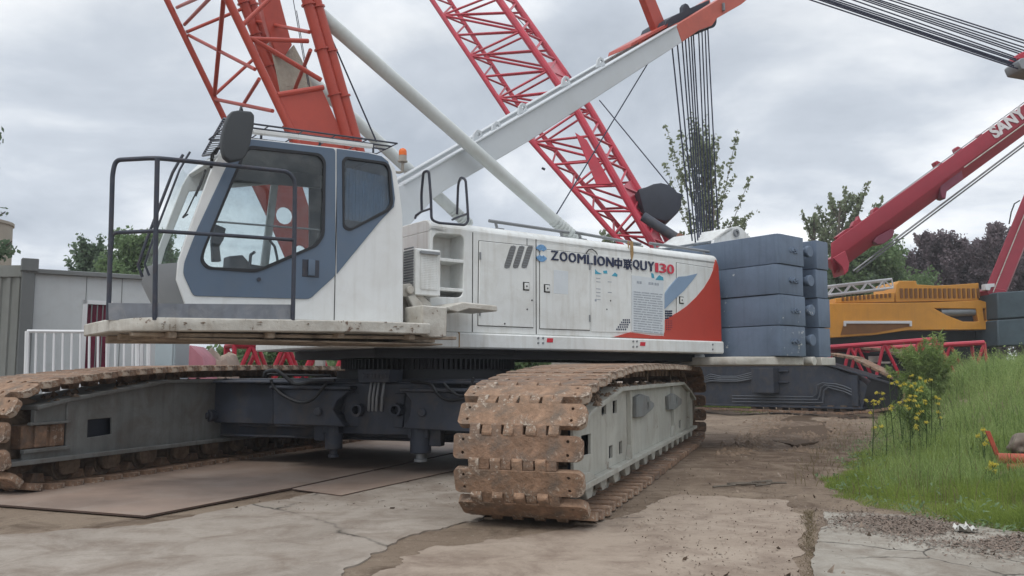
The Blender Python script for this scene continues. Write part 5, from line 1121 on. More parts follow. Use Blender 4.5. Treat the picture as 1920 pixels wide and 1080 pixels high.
for a, c in zip(pts, pts[1:]): d.append(d[-1] + np.linalg.norm(c - a))
for k in range(int(d[-1] / .3)):
    s_ = (k + .5) * .3; i = max(1, int(np.searchsorted(d, s_))); f = (s_ - d[i - 1]) / (d[i] - d[i - 1]); p = pts[i - 1] * (1 - f) + pts[i] * f; tg = (pts[i] - pts[i - 1]) / (d[i] - d[i - 1]); nr = np.array((tg[1], -tg[0]))
    mb.prism([tuple(p + tg * .13 - nr * .05), tuple(p - tg * .13 - nr * .05), tuple(p - tg * .15 + nr * .03), tuple(p + tg * .15 + nr * .03)], 'y', -.1, .9)
o = mb.build('track_chain', M['rust2'], f4, bevel=.01); o['kind'] = 'stuff'
mb = MB(K4F)
for u, v, w_, h_ in ((1626, 668, .36, .2), (1634, 670, .3, .16), (1650, 678, .3, .06), (1670, 682, .16, .05)): q = K4(u, v); mb.box(q[0], q[0] + w_, .06, .1, q[1] - h_, q[1])
mb.build('white_marking', M['old_white'], f4)

# ---- pendant ropes coming in from the right
RB = thing('pendant_rope_bundle', A(1925, 115, 20), 'bundle of dark pendant ropes slanting across the upper right corner to an end block', 'ropes')
for k, (a_, c_, dD) in enumerate((((1490, -10), (1930, 136), 0), ((1507, -10), (1930, 133), .1), ((1516, -10), (1930, 130), .2), ((1523, -10), (1930, 128), .3), ((1532, -10), (1930, 122), .1), ((1545, -10), (1930, 119), .2), ((1560, -14), (1930, 116), 1.0), ((1572, -16), (1930, 107), 1.1), ((1588, -14), (1930, 103), .9), ((1598, -14), (1930, 98), 1.2), ((1606, -14), (1930, 92), 1.1), ((1625, -14), (1930, 84), 1.2), ((1640, -14), (1930, 79), 1.0))):
    h = MB(); ra, rc_ = A(*a_, 20 + dD), A(*c_, 20 + dD); h.tube(ra + (ra - rc_) * .8, rc_, .017, 6); h.build('pendant_rope', M['rope'], RB)
mb = MB(); q = [(1904, 118), (1909, 112), (1945, 106), (1945, 138), (1910, 132)]; mb.prism([(A(u, v, 20).x, A(u, v, 20).z) for u, v in q], 'y', 19.9, 20.5); mb.build('equaliser_block', M['greysteel'], RB, bevel=.02)
mb = MB(); q = [(1914, 98), (1945, 84), (1945, 110), (1914, 108)]; mb.prism([(A(u, v, 20).x, A(u, v, 20).z) for u, v in q], 'y', 20.1, 20.6); mb.build('block_cap', M['crimson'], RB, bevel=.02)

# =================================================================== left background
c0 = A(43, 700, 14.8); c0.z = 0; wd = hdir(3300); wn = Vector((wd.y, -wd.x, 0)); CBF = Fr(c0, wd, -wn)
def CW(u, v, off=0.0): q = CBF.l(hit(u, v, c0 + wn * off, wn)); return (q[0], q[2])
CAB = thing('site_cabin', c0, 'pale grey prefabricated site cabin with a maroon barred window', 'cabin')
zt_ = CW(45, 512)[1]; zT = CW(45, 503)[1]; CL = CW(342, 600)[0]
wq = [CW(u, v) for u, v in ((162, 569), (204, 569), (204, 692), (162, 692))]
mb = MB(CBF); mb.prism([(0, .05), (CL, .05), (CL, zt_), (0, zt_)], 'y', 0, .08, [[(wq[0][0], wq[3][1]), (wq[1][0], wq[3][1]), (wq[1][0], wq[0][1]), (wq[0][0], wq[0][1])]]); mb.box(0, CL, .08, 2.4, zt_ - .1, zt_); mb.box(CL - .08, CL, .08, 2.4, .05, zt_); mb.box(0, .08, .08, 2.4, .05, zt_); mb.build('wall', M['panelwhite'], CAB)
mb = MB(CBF)
for u in (159, 226, ): x = CW(u, 600)[0]; mb.box(x - .006, x + .006, -.006, .002, .05, zt_)
mb.build('wall_joint', M['cabin_trim'], CAB)
mb = MB(CBF); mb.box(-.05, CL + .1, -.08, 2.5, zt_, zT); mb.build('roof_edge', M['cabin_trim'], CAB, bevel=.01)
mb = MB(CBF); mb.box(-.02, CL, -.04, 2.4, 0, .1); mb.build('base_skirt', M['cabin_trim'], CAB)
mb = MB(CBF); mb.box(-.1, .1, -.07, .1, .0, zT + .0); mb.box(-.12, .14, -.12, .1, zT - .05, zT + .17); mb.build('corner_post', M['cabin_trim'], CAB, bevel=.01)
mb = MB(CBF); mb.box(wq[0][0], wq[1][0], .05, .07, wq[3][1], wq[0][1]); wnd = mb.build('window', M['maroonglass'], CAB)
mb = MB(CBF); xs_ = wq[0][0]; mb.box(xs_ - .06, xs_ + .02, -.02, .03, wq[3][1], wq[0][1] + .06); mb.box(xs_ - .06, wq[1][0] + .06, -.02, .03, wq[0][1] - .01, wq[0][1] + .06); mb.box(wq[1][0], wq[1][0] + .05, -.02, .03, wq[3][1], wq[0][1]); mb.build('window_frame', M['whitebar'], wnd)
mb = MB(CBF)
for k in range(1, 4): x = xs_ + (wq[1][0] - xs_) * k / 4; mb.tube((x, .0, wq[3][1]), (x, .0, wq[0][1]), .012, 6)
z_ = CW(180, 612)[1]; mb.box(xs_, wq[1][0], -.01, .01, z_ - .02, z_ + .02); mb.build('window_bar', M['cabin_trim'], wnd)
e_o = c0 + Vector((-.1, .05, 0)); CE = Fr(e_o, Vector((-1, .06, 0)).normalized(), Vector((.06, 1, 0)).normalized())
mb = MB(CE); mb.box(0, 3.2, 0, 2.3, 0, zT + .02); x = .06
while x < 3.1: mb.prism([(x, -.03), (x + .07, -.03), (x + .09, 0), (x - .02, 0)], 'z', .1, zT - .15); x += .17
mb.box(-.01, 3.2, -.05, .0, zT - .14, zT + .06)
tag(mb.build('storage_container', M['cabin_end']), 'olive grey ribbed container beside the corner post of the cabin', 'container')
tk = MB(); tk.tube(A(-62, 505, 24) - Vector((0, 0, 4)), A(-62, 418, 24), 1.14, 28); tk.ring(A(-62, 420, 24), UP, 1.1, 1.18, .08, 28); tag(tk.build('storage_tank', M['tank']), 'beige cylindrical tank rising behind the container at the left edge', 'tank')
# leaning white barred frames
def rack(pl, pr, top, n, label, D0_, D1_, lean=.18):
    a, c = A(pl, 700, D0_), A(pr, 700, D1_); a.z = c.z = 0; zt2 = A(pl, top, D0_).z; mb = MB(); d_ = (c - a); ln = Vector((-.10, 0.30, 0))
    off = Vector((-.16, .25, 0))
    def pt(f, z): return a + d_ * f + Vector((.11, -.12, 0)) * (1 - z / zt2) * 1.3 + UP * z
    for f in (0, 1): mb.tube(pt(f, 0), pt(f, zt2), .035, 6)
    for z in (.12, zt2): mb.tube(pt(0, z), pt(1, z), .03, 6)
    for k in range(1, n): mb.tube(pt(k / n, .12), pt(k / n, zt2), .018, 6)
    return tag(mb.build('barred_frame', M['whitebar']), label, 'frame', 'white barred frames by the cabin')
rack(47, 262, 621, 13, 'wide white barred frame leaning against the cabin, in front of the maroon window', 13.0, 13.3)
rack(255, 276, 630, 1, 'narrow white frame leaning beside the pale blue cabinet', 13.0, 13.05)
mb = MB(); a_, c_ = A(284, 700, 13.6), A(336, 700, 13.9); mb.box(a_.x, c_.x, 13.7, 14.3, 0, 2.05); mb.box(a_.x + .03, c_.x - .03, 13.68, 13.7, 1.2, 2.0); mb.box(a_.x + .03, c_.x - .03, 13.68, 13.7, .1, 1.17); tag(mb.build('cabinet', M['fridge'], bevel=.02), 'pale blue upright cabinet standing under the crane deck, beside the white frames', 'cabinet')
def tarp(name, u0, u1, v0, D, mt, label, seed):
    rs = np.random.RandomState(seed); a, c = A(u0, 700, D), A(u1, 700, D); z1 = A(u0, v0, D).z; n = 22; w = (c.x - a.x); v = []; f = []
    for j in range(n):
        for i in range(n):
            x, y = i / (n - 1), j / (n - 1); r = min(x, 1 - x, y, 1 - y) * 2; h = z1 * min(1, (r * 1.9) ** .5) * (.86 + .14 * math.sin(x * 9 + seed) * math.cos(y * 7)) ; h = h if r > 0 else 0
            v.append((a.x + x * w + rs.normal() * .012, D + y * 1.4 + rs.normal() * .012, max(0, h + rs.normal() * .02)))
    for j in range(n - 1):
        for i in range(n - 1): k = j * n + i; f.append((k, k + 1, k + 1 + n, k + n))
    mb = MB(); mb.add(v, f); return tag(mb.build(name, mt), label, 'tarpaulin')
mb = MB(); pts = [A(u, v, 16.0) for u, v in ((344, 700), (344, 655), (356, 646), (380, 670), (412, 700))]; pts[0].z = pts[4].z = 0; k_ = 5
mb.add(pts + [p + Vector((-.2, 1.3, 0)) for p in pts], [tuple(range(k_)), tuple(range(2 * k_ - 1, k_ - 1, -1))] + [(i, (i + 1) % k_, k_ + (i + 1) % k_, k_ + i) for i in range(k_)]); tag(mb.build('tarpaulin', M['pink'], bevel=.04, seg=2), 'faded pink tarpaulin draped into a ridge beside the pale blue cabinet', 'tarpaulin')
tarp('tarpaulin', 352, 436, 641, 16.9, M['beige'], 'crumpled beige tarpaulin over a pile, behind the pink one', 3)
# red lattice boom sections lying in the yard
def lattice_box(p0, p1, w, h, r, nb, mt, label, name='boom_section', rb=None, group=None):
    p0, p1 = Vector(p0), Vector(p1); d_ = (p1 - p0); L_ = d_.length; d_.normalize(); s_ = Vector((d_.y, -d_.x, 0)).normalized(); u_ = s_.cross(d_) * (1 if s_.cross(d_).z > 0 else -1)
    cs_ = [s_ * (-w / 2), s_ * (w / 2), s_ * (w / 2) + u_ * h, s_ * (-w / 2) + u_ * h]; root = thing(name, (p0 + p1) / 2, label, 'boom section', group); mb = MB()
    for c in cs_: mb.tube(p0 + c, p1 + c, r, 8)
    mb.build('chord', mt, root); mb = MB(); rb = rb or r * .5
    for k in range(nb):
        f0, f1 = k / nb, (k + 1) / nb
        for i in range(4):
            a, c = cs_[i], cs_[(i + 1) % 4]
            if k % 2: a, c = c, a
            mb.tube(p0 + d_ * (L_ * f0) + a, p0 + d_ * (L_ * f1) + c, rb, 6)
    for f in (0, 1):
        for i in range(4): mb.tube(p0 + d_ * (L_ * f) + cs_[i], p0 + d_ * (L_ * f) + cs_[(i + 1) % 4], rb, 6)
    mb.build('bracing', mt, root); return root
GRP = 'red lattice boom sections in the yard'
for (u0, u1, z, D, lab) in ((436, 700, .15, 18.5, 'lower red lattice boom section seen under the deck, left of the slewing ring'), (430, 690, 1.05, 18.7, 'upper red lattice boom section seen under the deck, left of the slewing ring')):
    a, c = A(u0, 700, D), A(u1, 700, D + 1.5); lattice_box((a.x, a.y, z), (c.x, c.y, z), 1.0, .86, .06, 9, M['crimson'], lab, rb=.05, group=GRP)
a, c = A(1500, 700, 27.5), A(1752, 700, 27.0); lattice_box((a.x, a.y, .55), (c.x, c.y, .85), 1.1, 1.5, .075, 8, M['crimson'], 'red lattice boom section lying below the orange crane, its near end raised', rb=.05, group=GRP)
a, c = A(1560, 700, 29.5), A(1842, 700, 28.5); lattice_box((a.x, a.y, .3), (c.x, c.y, .55), 1.3, 1.75, .08, 7, M['crimson'], 'red lattice boom section reaching right to a pale end post, below the orange crane', rb=.055, group=GRP)
a, c = A(1540, 545, 32), A(1662, 533, 32); lattice_box((a.x, a.y - .2, A(1540, 556, 32).z), (c.x, c.y - .2, A(1662, 542, 32).z), .7, .32, .045, 8, M['whitebar'], 'white lattice jib lying along the top of the orange crane', 'lattice_jib', rb=.025)
mb = MB(); a_ = A(600, 700, 17.3); mb.box(a_.x - .09, a_.x + .09, 17.2, 17.4, 0, A(600, 660, 17.3).z); tag(mb.build('concrete_post', M['concrete_block'], bevel=.02), 'short grey post standing before the red lattice sections, near the slewing ring', 'post')
mb = MB(); a_ = A(574, 700, 34); c_ = A(628, 700, 34); mb.box(a_.x, c_.x + 2, 34, 37, 0, A(600, 644, 34).z); mb.box(a_.x - .1, c_.x + 2.1, 33.8, 37.1, A(600, 644, 34).z, A(600, 640, 34).z); tag(mb.build('site_hut', M['fridge'], bevel=.02), 'small pale hut far off behind the red lattice sections', 'hut')
mb = MB(); a_, c_ = A(1060, 700, 22), A(1136, 700, 22); mb.box(a_.x, c_.x, 22, 22.9, 0, A(1100, 673, 22).z); tag(mb.build('concrete_block', M['concrete_block'], bevel=.04), 'pale concrete block glimpsed between the near track and the machinery house', 'block')

# =================================================================== VEGETATION
def leafmesh(name, C_, U_, V_, mt, parent=None, tri=False):
    n = len(C_); off = np.array(ROOT.get(parent.name, Vector())) if parent else np.zeros(3)
    if tri: P_ = np.stack([C_ - U_, C_ + U_, C_ + V_], 1)
    else: P_ = np.stack([C_ - U_ * .5, C_ - V_ * .15 + U_ * 0 - V_ * .45, C_ + U_ * .5, C_ + V_ * .6], 1)
    k = P_.shape[1]; P_ = P_ - off; me = bpy.data.meshes.new(name); me.vertices.add(n * k); me.vertices.foreach_set('co', P_.reshape(-1).astype(np.float32)); me.loops.add(n * k); me.loops.foreach_set('vertex_index', np.arange(n * k, dtype=np.int32)); me.polygons.add(n); me.polygons.foreach_set('loop_start', np.arange(0, n * k, k, dtype=np.int32)); me.polygons.foreach_set('loop_total', np.full(n, k, dtype=np.int32)); me.update(calc_edges=True); me.validate()
    me.materials.append(mt); o = bpy.data.objects.new(name, me); COL.objects.link(o)
    if parent: o.parent = parent; ROOT[o.name] = Vector(off)
    return o
def randunit(rs, n):
    v = rs.normal(size=(n, 3)); return v / np.linalg.norm(v, axis=1, keepdims=True)
def tree(label, base, H, mt, seed, spread=.5, el=(45, 70), nbr=26, leaf=.09, per=150, rad=.16, h0=.15, trunk_r=None, cat='tree', name='tree', group=None, crown=1.0, sub=2, slim=1.0):
    rs = np.random.RandomState(seed); base = Vector(base); root = thing(name, base, label, cat, group); tr = MB(); tr_r = trunk_r or H * .018
    top = base + Vector((rs.normal() * .02 * H, rs.normal() * .02 * H, H * .93)); tr.path([base - UP * .2, base.lerp(top, .4) + Vector((rs.normal(), rs.normal(), 0)) * .015 * H, base.lerp(top, .75) + Vector((rs.normal(), rs.normal(), 0)) * .015 * H, top], tr_r, 8, tr_r * .25)
    Cs, Rs = [], []
    for k in range(nbr):
        f = h0 + (1 - h0) * (k + rs.rand()) / nbr; s = base.lerp(top, min(.98, f)); a = rs.rand() * math.tau; e = R(rs.uniform(*el)); prof_ = math.sin(math.pi * min(1, max(.08, (f - h0) / (1 - h0) * .82 + .16))) ** .7
        ln = H * spread * prof_ * rs.uniform(.6, 1.1) * crown; d = Vector((math.cos(a) * math.cos(e), math.sin(a) * math.cos(e), math.sin(e))); m = s + d * ln * .55; d2 = (d + UP * .35).normalized(); en = m + d2 * ln * .5; tr.path([s, m, en], tr_r * .35, 5, tr_r * .08)
        twigs = [(s.lerp(m, .35), m), (m, en)]
        for q in range(sub):
            t = rs.uniform(.3, .95); o_ = s.lerp(m, t); dd = (d + Vector(rs.normal(size=3)) * .55 + UP * .25).normalized(); twigs.append((o_, o_ + dd * ln * rs.uniform(.25, .5)))
        for p, q in twigs:
            L_ = (q - p).length; n = int(per * L_ / (H * .2)) + 4; t = rs.rand(n, 1); c = np.array(p) * (1 - t) + np.array(q) * t + randunit(rs, n) * (rad * rs.rand(n, 1) ** .6); Cs.append(c)
    C_ = np.concatenate(Cs); n = len(C_); s = leaf * rs.uniform(.6, 1.3, (n, 1)); u = randunit(rs, n); w = randunit(rs, n); v = np.cross(u, w); v /= np.linalg.norm(v, axis=1, keepdims=True)
    tr.build('trunk', M['bark'], root); leafmesh('crown', C_, u * s * slim, v * s * 1.25 / slim ** .7, mt, root); return root
def gp_(u, D): p = A(u, HOR, D); p.z = float(gz(p.x, p.y)); return p
hgt = lambda v, D: A(960, v, D).z
tree('tall upright poplar behind the hoist ropes', gp_(1322, 40), hgt(262, 40), M['leaf'], 1, spread=.40, el=(56, 76), nbr=42, leaf=.14, per=56, rad=.16, h0=.3, sub=1, trunk_r=.08)
tree('small poplar peeping over the machinery house roof, left of the hoist ropes', gp_(1150, 46), hgt(415, 46), M['leaf'], 21, spread=.3, nbr=14, leaf=.18, per=70, rad=.25)
tree('poplar low behind the white pin bracket', gp_(1385, 42), hgt(385, 42), M['leaf'], 22, spread=.22, el=(55, 75), nbr=14, leaf=.15, per=60, rad=.15, sub=1)
tree('sparse grey green poplar behind the red telescopic boom', gp_(1590, 44), hgt(362, 44), M['leaf'], 2, spread=.42, el=(42, 68), nbr=30, leaf=.15, per=75, rad=.17, h0=.3, sub=1)
tree('sparse poplar left of the larger one behind the red telescopic boom', gp_(1524, 44), hgt(398, 44), M['leaf'], 3, spread=.34, el=(40, 68), nbr=15, leaf=.15, per=70, rad=.16, h0=.4, sub=1)
tree('bushy bright green tree under the red telescopic boom', gp_(1645, 40), hgt(455, 40), M['leaf2'], 4, spread=.42, el=(10, 60), nbr=80, leaf=.13, per=520, rad=.55, h0=.05)
tree('dark green bushy tree between the slate counterweight and the bright green tree', gp_(1590, 41), hgt(492, 41), M['leaf3'], 5, spread=.5, el=(10, 60), nbr=60, leaf=.13, per=440, rad=.5, h0=.05)
for k, (u, v, D, w_) in enumerate(((1706, 452, 44, .45), (1752, 428, 45, .4), (1790, 432, 44, .42), (1836, 448, 46, .42), (1878, 408, 43, .36), (1925, 425, 47, .5), (1960, 430, 44, .5))):
    tree(['purple leaved tree nearest the bright green tree', 'purple leaved tree with a pointed top, left of the dark cab roof', 'purple leaved tree with a rounded double top over the orange grille', 'low purple leaved tree between two taller ones', 'tallest purple leaved tree, just left of the steep red boom', 'dark purple leaved tree behind the steep red boom', 'purple leaved tree at the right edge of the view'][k], gp_(u, D), hgt(v, D) * .86, M['leafp'], 30 + k, spread=w_ * .8, el=(50, 82), nbr=80, leaf=.115, per=160, rad=.2, h0=.03, group='row of purple leaved trees')
tree('spiky young green tree left of the railing, behind the cabin', gp_(160, 32), hgt(448, 32), M['leaf3'], 41, spread=.3, el=(45, 75), nbr=44, leaf=.10, per=190, rad=.2, h0=.3)
tree('rounder green tree seen between the railing posts, behind the cabin', gp_(262, 31), hgt(436, 31), M['leaf2'], 42, spread=.36, el=(25, 70), nbr=70, leaf=.11, per=380, rad=.36, h0=.2)
tree('thin small tree beside the cab nose, behind the cabin', gp_(308, 33), hgt(495, 33), M['leaf3'], 43, spread=.25, el=(45, 75), nbr=26, leaf=.12, per=60, rad=.18, h0=.3)
tree('leafy tree reaching in at the left edge of the sky', gp_(-122, 13), hgt(95, 13), M['leaf3'], 44, spread=.21, el=(20, 60), nbr=36, leaf=.075, per=110, rad=.14, h0=.35)
for k, (u, v, D) in enumerate(((1010, 668, 25), (1050, 672, 26), (700, 676, 24), (480, 668, 22), (560, 668, 22), (620, 672, 23))):
    tree(['green bush glimpsed under the machinery house, left of the pale block', 'green bush glimpsed behind the pale concrete block', 'low bush hidden behind the slewing ring', 'green bush behind the left part of the red lattice sections', 'green bush behind the middle of the red lattice sections', 'green bush behind the right end of the red lattice sections'][k], gp_(u, D), hgt(v, D), M['leaf2'], 60 + k, spread=.75, el=(5, 60), nbr=26, leaf=.12, per=170, rad=.3, h0=.05, cat='bush', name='bush', group='low bushes behind the crane', trunk_r=.03)
tree('feathery pale green shrub right of the rusty track end', gp_(1738, 19), 1.05, M['grassfar'], 70, spread=1.1, el=(35, 80), nbr=46, leaf=.055, per=55, rad=.08, h0=.02, cat='shrub', name='shrub', trunk_r=.012, sub=2, slim=.34)
tree('dark leafy weed clump behind the mustard flowers', gp_(1716, 15), .85, M['grassfar'], 71, spread=.6, el=(30, 80), nbr=40, leaf=.04, per=90, rad=.08, h0=.02, cat='shrub', name='shrub', trunk_r=.015, slim=.3)

# ---- grass and weeds (uncountable)
rs = np.random.RandomState(8)
def blades(name, X, Y, hgt_, wid, mt, label, lean=.35, zoff=0.0):
    n = len(X); Z = gz(X, Y) + zoff; a = rs.rand(n) * math.tau; base = np.stack([X, Y, Z - .02], -1); w = np.stack([np.cos(a), np.sin(a), np.zeros(n)], -1) * wid[:, None]
    l_ = rs.rand(n) * math.tau; le = (lean * rs.rand(n) ** .8)[:, None] * hgt_[:, None] * np.stack([np.cos(l_), np.sin(l_), np.zeros(n)], -1); up = np.zeros((n, 3)); up[:, 2] = hgt_
    mid = base + up * .55 + le * .35; tip = base + up * (1 - .18 * rs.rand(n))[:, None] + le * 1.25
    P_ = np.stack([base - w, base + w, mid + w * .75, tip, mid - w * .75], 1).reshape(-1, 3)
    me = bpy.data.meshes.new(name); me.vertices.add(n * 5); me.vertices.foreach_set('co', P_.reshape(-1).astype(np.float32)); i5 = np.arange(n, dtype=np.int32)[:, None] * 5; me.loops.add(n * 7); me.loops.foreach_set('vertex_index', (i5 + np.array([0, 1, 2, 4, 4, 2, 3], dtype=np.int32)).reshape(-1)); me.polygons.add(n * 2); me.polygons.foreach_set('loop_start', (np.arange(n, dtype=np.int32)[:, None] * 7 + np.array([0, 4], dtype=np.int32)).reshape(-1)); me.polygons.foreach_set('loop_total', np.tile(np.array([4, 3], dtype=np.int32), n)); me.update(calc_edges=True)
    me.materials.append(mt); o = bpy.data.objects.new(name, me); COL.objects.link(o); return tag(o, label, 'grass', kind='stuff')
def scatter(n, x0, x1, y0, y1, fn, dens=None):
    X = rs.uniform(x0, x1, n); Y = y0 * (y1 / y0) ** rs.rand(n); k = fn(X, Y); return X[k], Y[k]
clump = lambda X, Y: (np.sin(X * 5.1 + np.sin(Y * 3.3)) * np.cos(Y * 4.3 + np.sin(X * 2.7)) + 1) / 2
mfun = lambda X, Y: edge_d(X, Y) + .12 * np.sin(X * 7) + .1 * np.sin(Y * 9) - 5 * ((X / Y > .558) & (Y > 9.75) & (Y < 10.9))
X, Y = scatter(380000, 2.8, 9, 6.2, 14, lambda X, Y: (mfun(X, Y) > 0) & (X / Y < .8) & (rs.rand(len(X)) < .35 + .65 * clump(X, Y)))
d_ = np.sqrt(X ** 2 + Y ** 2); m_ = edge_d(X, Y); blades('grass', X, Y, (.06 + .16 * np.clip(m_ / .5, 0, 1)) * (.45 + rs.rand(len(X))) * (.35 + 1.25 * clump(X * 1.3, Y * 1.1) * clump(X * .5 + 2, Y * .45)), (.0014 + .0017 * rs.rand(len(X))) * d_ / 9, M['grass'], 'lush green grass along the edge of the pale pavement', .6)
X, Y = scatter(340000, 4, 33, 9, 42, lambda X, Y: (mfun(X, Y) > .35) & (X / Y < .8) & (rs.rand(len(X)) < .3 + .7 * clump(X * .4, Y * .4)))
d_ = np.sqrt(X ** 2 + Y ** 2); m_ = edge_d(X, Y); blades('weeds', X, Y, (.16 + .30 * np.clip(m_ / 2.5, 0, 1)) * (.5 + rs.rand(len(X))) * (.35 + 1.0 * clump(X * .35, Y * .3)), (.003 + .0035 * rs.rand(len(X))) * d_ / 13, M['grassfar'], 'tall pale weeds covering the bank on the right', .55)
X, Y = scatter(5200, -1, 9, 10, 30, lambda X, Y: (np.abs(edge_d(X, Y) + .25) < .35) & (X / Y < .8)); blades('dry_grass', X, Y, .05 + .16 * rs.rand(len(X)), .004 + .003 * rs.rand(len(X)), M['dry'], 'thin dry grass along the edge of the muddy lane', .9)
X, Y = scatter(9000, 3, 18, 7, 26, lambda X, Y: (mfun(X, Y) > .2) & (X / Y < .8) & (clump(X * .7 + 3, Y * .6) > .45)); blades('dry_grass', X, Y, (.18 + .35 * rs.rand(len(X))), .0018 + .0018 * rs.rand(len(X)) * Y / 10, M['dry'], 'straw coloured dead stalks among the weeds on the bank', .5)
# broad-leaved weeds and tall seeding stalks
X, Y = scatter(26000, 2.9, 12, 6.4, 17, lambda X, Y: (mfun(X, Y) > -.06) & (X / Y < .8) & (clump(X * 1.9 + 1, Y * 1.7) * (1.5 - np.clip(edge_d(X, Y), 0, 1)) > .62)); n = len(X)
C_ = np.stack([X, Y, gz(X, Y) + .03 + .16 * rs.rand(n) * np.clip(edge_d(X, Y) * 2 + .3, .25, 1)], -1); sz = rs.uniform(.012, .034, (n, 1)); a = rs.rand(n) * math.tau; u = np.stack([np.cos(a), np.sin(a), rs.normal(size=n) * .35], -1) * sz * .9; v = np.stack([-np.sin(a), np.cos(a), rs.normal(size=n) * .4 + .35], -1) * sz * 1.9
tag(leafmesh('broad_weeds', C_, u, v, M['leaf2']), 'low broad leaved weeds spilling out along the ragged edge of the grass', 'weeds', kind='stuff')
X, Y = scatter(5200, 4, 26, 9, 36, lambda X, Y: (edge_d(X, Y) > .7) & (X / Y < .8) & (clump(X * .6, Y * .5) > .35)); blades('tall_stalks', X, Y, .45 + .5 * rs.rand(len(X)), .0025 + .002 * rs.rand(len(X)) * Y / 12, M['stem'], 'tall thin seeding stalks standing above the weeds of the bank', .28)
X, Y = scatter(7000, 4, 26, 9, 36, lambda X, Y: (edge_d(X, Y) > .7) & (X / Y < .8) & (clump(X * .6, Y * .5) > .35)); n = len(X); C_ = np.stack([X, Y, gz(X, Y) + .35 + .5 * rs.rand(n)], -1); sz = rs.uniform(.01, .03, (n, 1)) * (Y / 16)[:, None]; u = randunit(rs, n) * sz; v = np.cross(u, randunit(rs, n)) * 1.8
tag(leafmesh('weed_leaves', C_, u, v, M['grassfar']), 'small leaves on the tall stalks of the bank', 'weeds', kind='stuff')
# joint between the two pavements, and a green fringe by the far track
tj = rs.rand(1500); pj0, pj1 = G(1516, 960), G(1520, 1085); X = pj0.x + (pj1.x - pj0.x) * tj + rs.normal(size=1500) * .03; Y = pj0.y + (pj1.y - pj0.y) * tj + rs.normal(size=1500) * .02
blades('grass', X, Y, .02 + .06 * rs.rand(1500) * (1 - .7 * tj), .002 + .0016 * rs.rand(1500), M['dry'], 'sparse dry tufts in the joint between the two pavements', .9)
tj = rs.rand(2600); pj0, pj1 = G(1325, 762), G(1400, 768); X = pj0.x + (pj1.x - pj0.x) * tj + rs.normal(size=2600) * .3; Y = pj0.y + (pj1.y - pj0.y) * tj + rs.normal(size=2600) * .8
blades('grass', X, Y, .08 + .2 * rs.rand(2600), .008 + .006 * rs.rand(2600), M['grass'], 'grass fringe beside the dark crawler behind the near track', .6)
# leaf litter and gravel on the pavement edge
n = 16000; t = rs.rand(n); q0, q1 = G(1610, 972), G(1960, 1035); X = q0.x + (q1.x - q0.x) * t + rs.normal(size=n) * .32; Y = q0.y + (q1.y - q0.y) * t + rs.normal(size=n) * .27 - .02
k = rs.rand(n) < .12 + 1.1 * (np.sin(X * 3.1 + np.sin(Y * 6)) * np.cos(Y * 5.3 + np.sin(X * 4.1)) + .55).clip(0, 1); X, Y = X[k], Y[k]; n = len(X); C_ = np.stack([X, Y, np.full(n, .024) + gz(X, Y)], -1); s = rs.uniform(.005, .018, (n, 1)); a = rs.rand(n) * math.tau; u = np.stack([np.cos(a), np.sin(a), rs.normal(size=n) * .3], -1) * s; v = np.stack([-np.sin(a), np.cos(a), rs.normal(size=n) * .3], -1) * s * 1.6
tag(leafmesh('leaf_litter', C_, u, v, mat('leaf_litter', (.19, .145, .115), .9, var=.6, vs=40)), 'brown leaf litter strewn over the pale pavement', 'litter', kind='stuff')
n = 9000; Y = 5.5 * (26 / 5.5) ** rs.rand(n); X = rs.uniform(-.32, .42, n) * Y; k = (edge_d(X, Y) < .2) & ~((X < .9) & (Y < 8.2)); X, Y = X[k], Y[k]; n = len(X); mb = []
C_ = np.stack([X, Y, gz(X, Y) + .012], -1); s = rs.uniform(.004, .016, (n, 1)) * (1 + 2 * (rs.rand(n, 1) > .97)); a = rs.rand(n) * math.tau; u = np.stack([np.cos(a), np.sin(a), rs.normal(size=n) * .5], -1) * s; v = np.stack([-np.sin(a), np.cos(a), rs.normal(size=n) * .5 + .3], -1) * s * 1.5
tag(leafmesh('gravel', C_, u, v, mat('gravel_chips', (.22, .17, .13), .9, var=.5, vs=30)), 'small stones and chips on the dirt yard', 'gravel', kind='stuff')
# clods along the ruts
cl = MB(); rr = random.Random(6)
for k in range(900):
    t = rr.random(); side_ = rr.random() < .62; a_, c_ = ((1380, 850), (1475, 775)) if side_ else ((1500, 850), (1585, 780)); g_ = G(a_[0] + (c_[0] - a_[0]) * t + rr.gauss(0, 22), a_[1] + (c_[1] - a_[1]) * t + rr.gauss(0, 4)); z = float(gz(g_.x, g_.y)); r0 = rr.uniform(.02, .09)
    pts = [(g_.x + r0 * math.cos(b) * rr.uniform(.6, 1.2), g_.y + r0 * math.sin(b) * rr.uniform(.6, 1.2), z - .01) for b in np.arange(0, 6.2, 1.05)]; cl.add(pts + [(g_.x, g_.y, z + r0 * rr.uniform(.4, .9))], [(i, (i + 1) % 6, 6) for i in range(6)])
tag(cl.build('mud_clods', M['mud'], angle=60), 'broken mud clods along the ruts of the lane', 'mud', kind='stuff')

